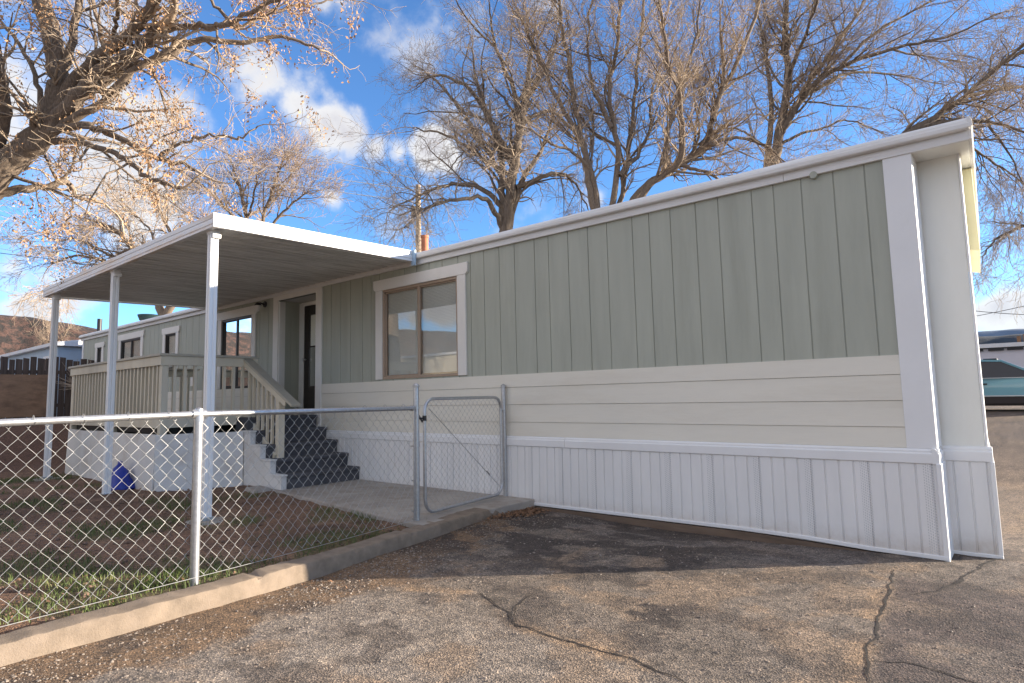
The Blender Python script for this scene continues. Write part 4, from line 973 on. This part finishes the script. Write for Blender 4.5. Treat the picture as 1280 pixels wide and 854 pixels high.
tree('elm_tree', 'big leaning tree with tan dry leaves and thick lit limbs at the left edge', [
    ([(-70, 330), (-30, 250), (10, 205), (50, 165), (72, 115), (66, 55), (48, -20), (30, -90)], .23, .10),
    ([(0, 210), (45, 180), (90, 130), (135, 85), (175, 60), (200, 35)], .16, .07),
    ([(60, 155), (100, 95), (135, 62), (172, 35), (190, 5), (225, -40)], .11, .05),
    ([(110, 112), (160, 85), (200, 75), (245, 50), (300, 55), (350, 45), (400, 62)], .085, .018),
    ([(185, 38), (235, 33), (280, 32), (330, 8), (385, -15)], .055, .02),
    ([(250, 34), (310, 28), (350, 12), (395, 5), (425, -5)], .032, .010),
    ([(-20, 225), (30, 185), (80, 155), (130, 125), (165, 88), (215, 60)], .10, .03),
    ([(-10, 200), (45, 178), (85, 158), (135, 165), (180, 190), (210, 200), (245, 213)], .075, .022),
    ([(50, 178), (100, 178), (150, 195), (185, 222), (225, 235)], .055, .022),
    ([(200, 196), (225, 180), (262, 170), (300, 172), (322, 158)], .028, .009),
    ([(-60, 290), (0, 243), (50, 235), (82, 228), (95, 245), (120, 252)], .085, .022),
    ([(75, 110), (88, 60), (100, 0), (112, -50)], .07, .04),
    ([(-20, 230), (5, 150), (0, 90), (-10, 20)], .10, .05),
    ([(55, 150), (45, 95), (25, 55), (-5, 20)], .045, .018),
    ([(90, 130), (130, 105), (130, 60), (118, 10), (110, -30)], .05, .025),
    ([(150, 80), (145, 40), (150, 0), (148, -40)], .035, .018),
    ([(290, 30), (262, -5), (285, -50)], .03, .012),
    ([(88, 230), (92, 255), (80, 285), (72, 300)], .02, .006),
    ], cfgA, 21, M['bark'], M['twig'], A0, trunk=((-150, 500), [((-70, 330), .34, .24)]), leaves=.5, dj=1.6)
cfgC = dict(up=[-.05, -.10, .02], wob=[.30, .27, .22], n=[0, 7, 3.7, 3.4], len=[0, .62, 1.25, 2.4], ang=(.35, 1.1), rmin=.0036, rmax=.05, big=.55, scale=1.6, u0=.15)
tree('bare_tree', 'bare spreading dark elm with drooping twigs behind the roof near the pole', [
    ([(632, 290), (640, 225), (648, 180), (655, 130), (662, 80), (668, 40)], .19, .04),
    ([(632, 300), (627, 240), (625, 190), (600, 120), (590, 60)], .15, .025),
    ([(632, 300), (650, 235), (680, 180), (700, 120)], .13, .02),
    ([(640, 240), (612, 195), (585, 150), (555, 110), (525, 85)], .11, .02),
    ([(645, 215), (612, 150), (585, 110), (545, 95), (520, 108)], .10, .02),
    ([(650, 170), (642, 110), (620, 60), (612, 5)], .10, .02),
    ([(655, 130), (690, 70), (702, 10)], .09, .02),
    ([(634, 265), (600, 235), (560, 232), (520, 245), (490, 262)], .09, .018),
    ([(628, 285), (608, 250), (570, 250), (530, 262), (505, 285)], .09, .018),
    ([(645, 235), (690, 218), (715, 225), (735, 262)], .09, .018),
    ([(645, 225), (600, 195), (560, 170), (515, 160)], .08, .016),
    ([(655, 150), (690, 140), (718, 170), (730, 215)], .07, .016),
    ([(640, 200), (610, 180), (580, 190), (560, 215)], .06, .014),
    ([(620, 60), (590, 30), (565, -5)], .04, .014),
    ], cfgC, 5, M['barkdark'], M['twigdark'], 18, trunk=((632, 420), [((632, 290), .36, .20)]), group='bare trees behind the house', dj=3)
cfgD = dict(up=[.16, .20, .18], wob=[.28, .25, .18], n=[0, 7, 3.9, 3.9], len=[0, .6, 1.25, 2.2], ang=(.3, .95), rmin=.0034, rmax=.045, big=.55, scale=1.5, u0=.12)
tree('bare_tree', 'dense many stemmed bare tree with reddish twigs behind the middle of the roof', [
    ([(757, 312), (738, 215), (725, 160), (712, 90), (700, 20), (695, -40)], .085, .03),
    ([(757, 312), (772, 195), (762, 120), (772, 50), (778, -30)], .09, .03),
    ([(757, 312), (735, 225), (728, 180), (695, 120), (668, 60), (650, 20)], .10, .025),
    ([(757, 312), (800, 240), (835, 215), (882, 182), (895, 130), (925, 70), (950, 0), (960, -40)], .12, .03),
    ([(757, 312), (812, 232), (850, 200), (850, 130), (832, 60), (822, -20)], .08, .03),
    ([(757, 312), (780, 230), (790, 150), (800, 60), (806, -20)], .075, .03),
    ([(885, 180), (920, 172), (955, 182), (985, 205)], .05, .018),
    ([(830, 216), (838, 150), (862, 80), (875, 0)], .09, .02),
    ([(740, 215), (715, 190), (690, 180), (660, 160)], .05, .016),
    ([(765, 160), (740, 100), (735, 40), (742, -20)], .06, .016),
    ([(890, 150), (905, 100), (900, 40), (905, -10)], .06, .016),
    ([(845, 205), (880, 215), (910, 232), (925, 250)], .05, .016),
    ([(775, 220), (810, 170), (815, 110), (845, 40)], .06, .016),
    ], cfgD, 8, M['bark'], M['twig'], 15, trunk=((775, 420), [((757, 312), .26, .2)]), group='bare trees behind the house', dj=2.5)
cfgE = dict(up=[-.0, .02, .06], wob=[.28, .24, .18], n=[0, 6.3, 3.4, 3.3], len=[0, .7, 1.5, 2.6], ang=(.3, .95), rmin=.0042, rmax=.05, big=.6, scale=1.8, u0=.15)
tree('bare_tree', 'tall bare tree with long limbs sweeping right above the near roof end', [
    ([(965, 215), (975, 160), (985, 95), (980, 40), (988, -30)], .19, .06),
    ([(958, 210), (964, 130), (955, 60), (945, 0)], .11, .03),
    ([(973, 172), (985, 152), (1012, 112), (1050, 85), (1110, 62), (1185, 45), (1255, 15)], .13, .02),
    ([(976, 158), (990, 138), (1035, 70), (1070, 20), (1095, -30)], .10, .025),
    ([(1010, 118), (1060, 92), (1125, 95), (1185, 108)], .07, .015),
    ([(972, 182), (1000, 168), (1030, 160), (1060, 150), (1100, 165)], .06, .014),
    ([(985, 95), (1010, 35), (1030, -30)], .08, .025),
    ([(1050, 85), (1095, 40), (1150, 10), (1200, -30)], .06, .02),
    ([(965, 190), (930, 165), (905, 160), (880, 150)], .05, .014),
    ([(1110, 62), (1160, 70), (1220, 80)], .04, .012),
    ([(980, 70), (1000, 20), (1060, -25)], .05, .018),
    ], cfgE, 13, M['barkdark'], M['twigdark'], 21, trunk=((962, 420), [((965, 215), .28, .19), ((958, 210), .16, .11)]), group='bare trees behind the house', dj=3)
cfgF = dict(up=[-.10, -.12, -.02], wob=[.24, .22, .16], n=[0, 7, 3.6, 3.8], len=[0, .7, 1.5, 2.4], ang=(.3, .9), rmin=.0036, rmax=.045, big=.6, scale=1.6, u0=.2)
tree('bare_tree', 'weeping bare tree whose twigs hang at the right edge past the house end', [
    ([(1062, 330), (1100, 200), (1150, 158), (1205, 122), (1262, 72), (1330, 40)], .16, .03),
    ([(1148, 160), (1205, 150), (1262, 158), (1330, 185)], .08, .02),
    ([(1205, 122), (1260, 110), (1330, 110)], .06, .02),
    ([(1180, 152), (1215, 185), (1262, 215), (1320, 260)], .05, .014),
    ([(1235, 152), (1262, 195), (1290, 255)], .04, .012),
    ([(1340, 250), (1295, 275), (1250, 295), (1228, 320)], .06, .012),
    ([(1230, 100), (1285, 50), (1330, 0)], .05, .015),
    ], cfgF, 17, M['barkdark'], M['twigdark'], 17, trunk=((1040, 470), [((1062, 330), .25, .17)]), group='bare trees behind the house', dj=2.0)
cfgB = dict(up=[.06, .06, .1], wob=[.2, .18, .14], n=[0, 5.0, 3.0, 3.2], len=[0, .9, 1.7, 2.9], ang=(.3, 1.0), rmin=.007, rmax=.06, big=.5, scale=2.2, u0=.2)
tree('bare_tree', 'pale bare tree with upright sunlit twigs just above the patio cover corner', [
    ([(318, 330), (308, 270), (300, 235), (290, 205)], .16, .04), ([(320, 320), (330, 270), (345, 225), (352, 205)], .13, .035), ([(322, 315), (345, 275), (372, 250), (385, 240)], .11, .03),
    ([(312, 315), (290, 270), (262, 240), (245, 225)], .12, .03), ([(308, 280), (318, 240), (322, 215)], .08, .025), ([(300, 300), (268, 280), (240, 270)], .08, .02), ([(335, 260), (362, 225), (365, 205)], .06, .02)],
    cfgB, 31, M['bark'], M['twigpale'], 34, trunk=((320, 440), [((318, 330), .3, .18)]), group='bare trees left of the patio cover', dj=3)
cfgG = dict(cfgB); cfgG.update(up=[-.05, -.08, .05], len=[0, .8, 1.5, 2.6])
tree('bare_tree', 'pale drooping bare tree with orange lit trunks behind the patio posts', [
    ([(205, 410), (195, 360), (165, 310), (140, 285), (110, 275)], .22, .04), ([(208, 400), (222, 345), (215, 300), (200, 262)], .2, .04), ([(198, 370), (150, 335), (100, 320), (65, 330)], .12, .03),
    ([(215, 350), (240, 310), (255, 285)], .1, .03), ([(165, 310), (140, 320), (100, 300), (75, 300)], .07, .02), ([(160, 345), (110, 345), (70, 360)], .07, .02), ([(205, 320), (180, 280), (150, 255)], .07, .02)],
    cfgG, 37, M['bark'], M['twigpale'], 28, trunk=((200, 460), [((205, 410), .3, .2), ((208, 400), .28, .2)]), group='bare trees left of the patio cover', dj=3)
cfgS = dict(cfgB); cfgS.update(len=[0, .8, 1.5, 2.0], n=[0, 5, 3, 4])
tree('bare_tree', 'small bright sunlit tree far behind the blue mobile home roof', [([(72, 440), (70, 425), (66, 416)], .12, .05), ([(72, 435), (78, 424), (82, 417)], .1, .04), ([(70, 430), (62, 422)], .08, .03)], cfgS, 41, M['bark'], M['twigpale'], 60, trunk=((72, 450), [((72, 440), .2, .12)]), dj=2)

# ------------------------------------------------------------------ grass, gravel, leaf litter
rng = np.random.default_rng(3)
G = Fast(); Q = []; cnt = 0
def blade(x, y, z, h, w):
    a = rng.uniform(0, 6.283); lx, ly = rng.normal(0, .45*h, 2); dx, dy = math.cos(a)*w, math.sin(a)*w
    return [(x-dx, y-dy, z-.01), (x+dx, y+dy, z-.01), (x+lx*.45+dx*.6, y+ly*.45+dy*.6, z+h*.6), (x+lx*.45-dx*.6, y+ly*.45-dy*.6, z+h*.6),
            (x+lx*.45-dx*.6, y+ly*.45-dy*.6, z+h*.6), (x+lx*.45+dx*.6, y+ly*.45+dy*.6, z+h*.6), (x+lx+dx*.1, y+ly+dy*.1, z+h*.92), (x+lx-dx*.1, y+ly-dy*.1, z+h*.92)]
tries = 0
while cnt < 13000 and tries < 160000:
    tries += 1; x = rng.uniform(-12.8, -3.62); y = rng.uniform(-6.5, -2.2 if x < -7.6 else -1.3)
    if rng.random() > grass_amt(x, y)**1.3*.9: continue
    if x > kerb_x(y)-.23: continue
    if x > -7.4 and y > -1.55: continue
    h = rng.uniform(.02, .055); Q += blade(x, y, zyard(x, y)+.012, h, .0026); cnt += 1
clumps = [(60, 772, .26, 900), (25, 780, .2, 500), (100, 752, .12, 250), (195, 728, .22, 800), (225, 712, .14, 350), (60, 728, .2, 450), (120, 718, .16, 320), (300, 703, .16, 380), (440, 665, .2, 260), (500, 652, .2, 420), (470, 645, .25, 320), (560, 655, .10, 120), (15, 745, .18, 260), (265, 718, .12, 260), (345, 700, .1, 150)]
for px_, py_, r, n in clumps:
    c = at(px_, py_, Z=.10)
    for _ in range(int(n*.4)):
        x, y = c.x+rng.normal(0, r*.55), c.y+rng.normal(0, r*.6)
        if x > kerb_x(y)-.215: continue
        if x > -7.4 and y > -1.36-.0*x: continue
        if fbm(x*4, y*4, 3, 3) < rng.uniform(-.02, .16): continue
        Q += blade(x, y, zyard(x, y)+.012, rng.uniform(.02, .06), .0028)
G.quads(Q)
V = np.concatenate(G.V); me = bpy.data.meshes.new('grass'); me.from_pydata([tuple(v) for v in V], [], [tuple(f) for f in np.concatenate(G.F)]); me.materials.append(M['grass'])
o = bpy.data.objects.new('grass', me); col.objects.link(o); tag(o, 'short patchy green grass growing in the fenced yard', 'grass', kind='stuff')
def stones(name, n, region, rmin, rmax, zf, mat, label, cat, power=2.2):
    base = np.array([(0, 0, 1), (.9, 0, .3), (.28, .85, .3), (-.73, .53, .3), (-.73, -.53, .3), (.28, -.85, .3)]); fc = [(0, 1, 2), (0, 2, 3), (0, 3, 4), (0, 4, 5), (0, 5, 1)]
    skirt_ = np.array([(1, 0, -.5), (.31, .95, -.5), (-.81, .59, -.5), (-.81, -.59, -.5), (.31, -.95, -.5)])
    B_ = np.concatenate([base, skirt_]); fc += [(1, 6, 7, 2), (2, 7, 8, 3), (3, 8, 9, 4), (4, 9, 10, 5), (5, 10, 6, 1)]
    vs = []; fs = []; k = 0
    while k < n:
        x, y = region()
        r = rmin+(rmax-rmin)*rng.random()**power; a = rng.uniform(0, 6.283); s = rng.uniform(.6, 1.3, 3); s[2] *= .6
        P = B_*s*r*(1+rng.normal(0, .12, (11, 1))); ca, sa = math.cos(a), math.sin(a); P = np.stack([P[:, 0]*ca-P[:, 1]*sa, P[:, 0]*sa+P[:, 1]*ca, P[:, 2]], -1)+np.array([x, y, zf(x, y)+.001])
        n0 = len(vs); vs += [tuple(p) for p in P]; fs += [tuple(i+n0 for i in f) for f in fc]; k += 1
    me = bpy.data.meshes.new(name); me.from_pydata(vs, [], fs); me.materials.append(mat); o = bpy.data.objects.new(name, me); col.objects.link(o); tag(o, label, cat, kind='stuff'); return o
def reg_drive():
    while True:
        if rng.random() < .4:
            y = rng.uniform(-5.2, -.1); x = kerb_x(y)+.03+abs(rng.normal(0, .45))
        else:
            x = rng.uniform(-3.4, 2.4); y = rng.uniform(-4.8, .2)
        if y > -.07 and x < .06: continue
        if y > .25 and x < .37: continue
        if fbm(x*1.5, y*1.5, 2, 3) > rng.uniform(-.5, .6): return x, y
stones('gravel', 8000, reg_drive, .002, .010, drive_z, M['stone'], 'loose gravel and grit strewn over the old asphalt', 'gravel', 3)
def reg_yard():
    while True:
        x = rng.uniform(-9.5, -3.7); y = rng.uniform(-5.6, -1.7)
        if x < kerb_x(y)-.22: return x, y
stones('soil_clods', 2600, reg_yard, .006, .024, lambda x, y: zyard(x, y)+.01, M['earth'], 'small clods and pebbles scattered over the yard soil', 'soil', 3)
Q = []
def leafq(x, y, z, s):
    a = rng.uniform(0, 6.283); d = np.array([math.cos(a), math.sin(a), rng.normal(0, .35)]); e = np.array([-math.sin(a), math.cos(a), rng.normal(0, .35)]); c = np.array([x, y, z]); return [c-d*s, c+e*s*.4, c+d*s, c-e*s*.4]
for _ in range(1300):
    c = at(655, 648, Z=.03); t = abs(rng.normal(0, .35)); y = -.10-t; x = kerb_x(y)+.02+abs(rng.normal(0, .13)); Q += [tuple(v) for v in leafq(x, y, drive_z(x, y)+.012+rng.uniform(0, .02), rng.uniform(.008, .022))]
for _ in range(260):
    y = rng.uniform(-3.2, -.3); x = kerb_x(y)+.02+abs(rng.normal(0, .2)); Q += [tuple(v) for v in leafq(x, y, drive_z(x, y)+.008, rng.uniform(.006, .016))]
for _ in range(420):
    y = rng.uniform(-5.4, -1.8); x = kerb_x(y)-.28-abs(rng.normal(0, .5)); Q += [tuple(v) for v in leafq(x, y, zyard(x, y)+.035, rng.uniform(.008, .02))]
me = bpy.data.meshes.new('leaf_litter'); me.from_pydata(Q, [], [(4*i, 4*i+1, 4*i+2, 4*i+3) for i in range(len(Q)//4)]); me.materials.append(M['litter']); o = bpy.data.objects.new('leaf_litter', me); col.objects.link(o); tag(o, 'brown leaf litter gathered where the kerb meets the house skirting', 'leaves', kind='stuff')

# ------------------------------------------------------------------ world: sky and clouds
SUN_AZ, SUN_EL = math.radians(41.6), math.radians(10.8)
w = bpy.data.worlds.new('World'); scene.world = w; w.use_nodes = True; t = w.node_tree; t.nodes.clear()
out = N(t, 'ShaderNodeOutputWorld'); bg = N(t, 'ShaderNodeBackground'); t.links.new(bg.outputs[0], out.inputs[0])
sky = N(t, 'ShaderNodeTexSky', sky_type='NISHITA', sun_disc=False); sky.sun_elevation = SUN_EL; sky.sun_rotation = math.pi/2-SUN_AZ
sky.altitude = 1700; sky.air_density = 1.0; sky.dust_density = 0.35; sky.ozone_density = 4.6
tc = N(t, 'ShaderNodeTexCoord'); nrm = N(t, 'ShaderNodeVectorMath', operation='NORMALIZE'); t.links.new(tc.outputs['Generated'], nrm.inputs[0])
n1 = N(t, 'ShaderNodeTexNoise', i_Scale=5.5, i_Detail=9.0, i_Roughness=0.58); t.links.new(nrm.outputs[0], n1.inputs['Vector'])
n2 = N(t, 'ShaderNodeTexNoise', i_Scale=13.0, i_Detail=6.0, i_Roughness=0.55); t.links.new(nrm.outputs[0], n2.inputs['Vector'])
blobs = [(150, 120, .055, 1.0), (190, 145, .06, 1.0), (150, 200, .075, 1.0), (175, 245, .07, .95), (115, 230, .06, .9), (205, 180, .05, .9), (60, 60, .11, .85), (10, 110, .11, .85), (110, 20, .09, .8), (200, 20, .07, .7),
         (335, 105, .05, 1.0), (370, 125, .055, 1.0), (405, 152, .055, 1.0), (432, 168, .035, .85), (312, 88, .035, .8), (470, 186, .022, .7), (497, 190, .02, .7), (535, 188, .032, .95), (558, 197, .025, .8),
         (60, 350, .06, .6), (210, 345, .06, .55), (30, 300, .05, .75), (80, 270, .04, .7), (10, 335, .05, .8), (30, 385, .03, .8), (740, 240, .035, .8), (415, 250, .018, .7), (400, 5, .05, .6), (1250, 388, .035, 1.1), (1290, 385, .05, 1.1), (1215, 392, .03, .9), (1360, 380, .09, 1.0)]
acc = None
def mth(op, a, b=None, c=None, clamp=False):
    n = N(t, 'ShaderNodeMath', operation=op); n.use_clamp = clamp
    for i, v in enumerate((a, b, c)):
        if v is None: continue
        if isinstance(v, bpy.types.NodeSocket): t.links.new(v, n.inputs[i])
        else: n.inputs[i].default_value = v
    return n.outputs[0]
for (bx, by, r, s) in blobs:
    d = ray(bx, by); d = d/np.linalg.norm(d)
    dn = N(t, 'ShaderNodeVectorMath', operation='DISTANCE'); t.links.new(nrm.outputs[0], dn.inputs[0]); dn.inputs[1].default_value = tuple(d)
    m_ = mth('MULTIPLY', mth('SUBTRACT', 1.0, mth('DIVIDE', dn.outputs['Value'], r*1.5), clamp=True), s)
    acc = m_ if acc is None else mth('SMOOTH_MAX', acc, m_, .15)
# added bright warm cloud bank, unseen behind and overhead, to fill the shade
fill_clouds = mth('MULTIPLY', mth('SUBTRACT', n1.outputs[0], .34, clamp=True), 5.0)
sepn = N(t, 'ShaderNodeSeparateXYZ'); t.links.new(nrm.outputs[0], sepn.inputs[0])
def soft(v, a, b):
    n = N(t, 'ShaderNodeMapRange', interpolation_type='SMOOTHSTEP'); t.links.new(v, n.inputs[0]); n.inputs[1].default_value = a; n.inputs[2].default_value = b; return n.outputs[0]
away = mth('MAXIMUM', soft(sepn.outputs[1], .02, -.25), soft(sepn.outputs[2], .62, .80))
acc = mth('MAXIMUM', acc, mth('MULTIPLY', fill_clouds, away))
dens = mth('ADD', acc, mth('MULTIPLY', mth('SUBTRACT', n1.outputs[0], .52), 2.6)); dens = mth('ADD', dens, mth('MULTIPLY', mth('SUBTRACT', n2.outputs[0], .5), .9))
mr = N(t, 'ShaderNodeMapRange', interpolation_type='SMOOTHSTEP'); t.links.new(dens, mr.inputs[0]); mr.inputs[1].default_value = .12; mr.inputs[2].default_value = .66
msk = mth('MULTIPLY', mr.outputs[0], mth('GREATER_THAN', acc, .02)); msk = mth('MULTIPLY', msk, mth('MULTIPLY', acc, 6.0, clamp=True))
CL = 2.6
cr = N(t, 'ShaderNodeValToRGB'); t.links.new(mth('ADD', mth('MULTIPLY', dens, .55), mth('MULTIPLY', n2.outputs[0], .5)), cr.inputs[0])
cr.color_ramp.elements[0].position = .30; cr.color_ramp.elements[0].color = (.72, .80, .95, 1); cr.color_ramp.elements[1].position = .80; cr.color_ramp.elements[1].color = (.80, .78, .80, 1)
e = cr.color_ramp.elements.new(.52); e.color = (1.0, .985, .97, 1)
sc_ = N(t, 'ShaderNodeVectorMath', operation='SCALE'); t.links.new(cr.outputs[0], sc_.inputs[0]); t.links.new(mth('MULTIPLY_ADD', away, CL*.30, CL), sc_.inputs['Scale'])
wm = N(t, 'ShaderNodeMix', data_type='RGBA', blend_type='MULTIPLY'); t.links.new(away, wm.inputs[0]); t.links.new(sc_.outputs[0], wm.inputs[6]); wm.inputs[7].default_value = (1.0, .95, .90, 1)
mx = N(t, 'ShaderNodeMix', data_type='RGBA'); t.links.new(mth('MULTIPLY', msk, .93), mx.inputs[0]); t.links.new(sky.outputs[0], mx.inputs[6]); t.links.new(wm.outputs[2], mx.inputs[7])
t.links.new(mx.outputs[2], bg.inputs[0]); bg.inputs[1].default_value = 0.135
sun = bpy.data.lights.new('sun', 'SUN'); sun.energy = 5.0; sun.angle = math.radians(.53); sun.color = (1.0, .87, .70)
so = bpy.data.objects.new('sun', sun); col.objects.link(so)
sd = Vector((math.cos(SUN_EL)*math.cos(SUN_AZ), math.cos(SUN_EL)*math.sin(SUN_AZ), math.sin(SUN_EL))); so.rotation_euler = (-sd).to_track_quat('-Z', 'Y').to_euler()

scene.view_settings.view_transform = 'Standard'; scene.view_settings.look = 'None'; scene.view_settings.exposure = 1.5; scene.view_settings.gamma = 1
scene.view_settings.use_curve_mapping = False
scene.cycles.max_bounces = 8; scene.cycles.transparent_max_bounces = 12
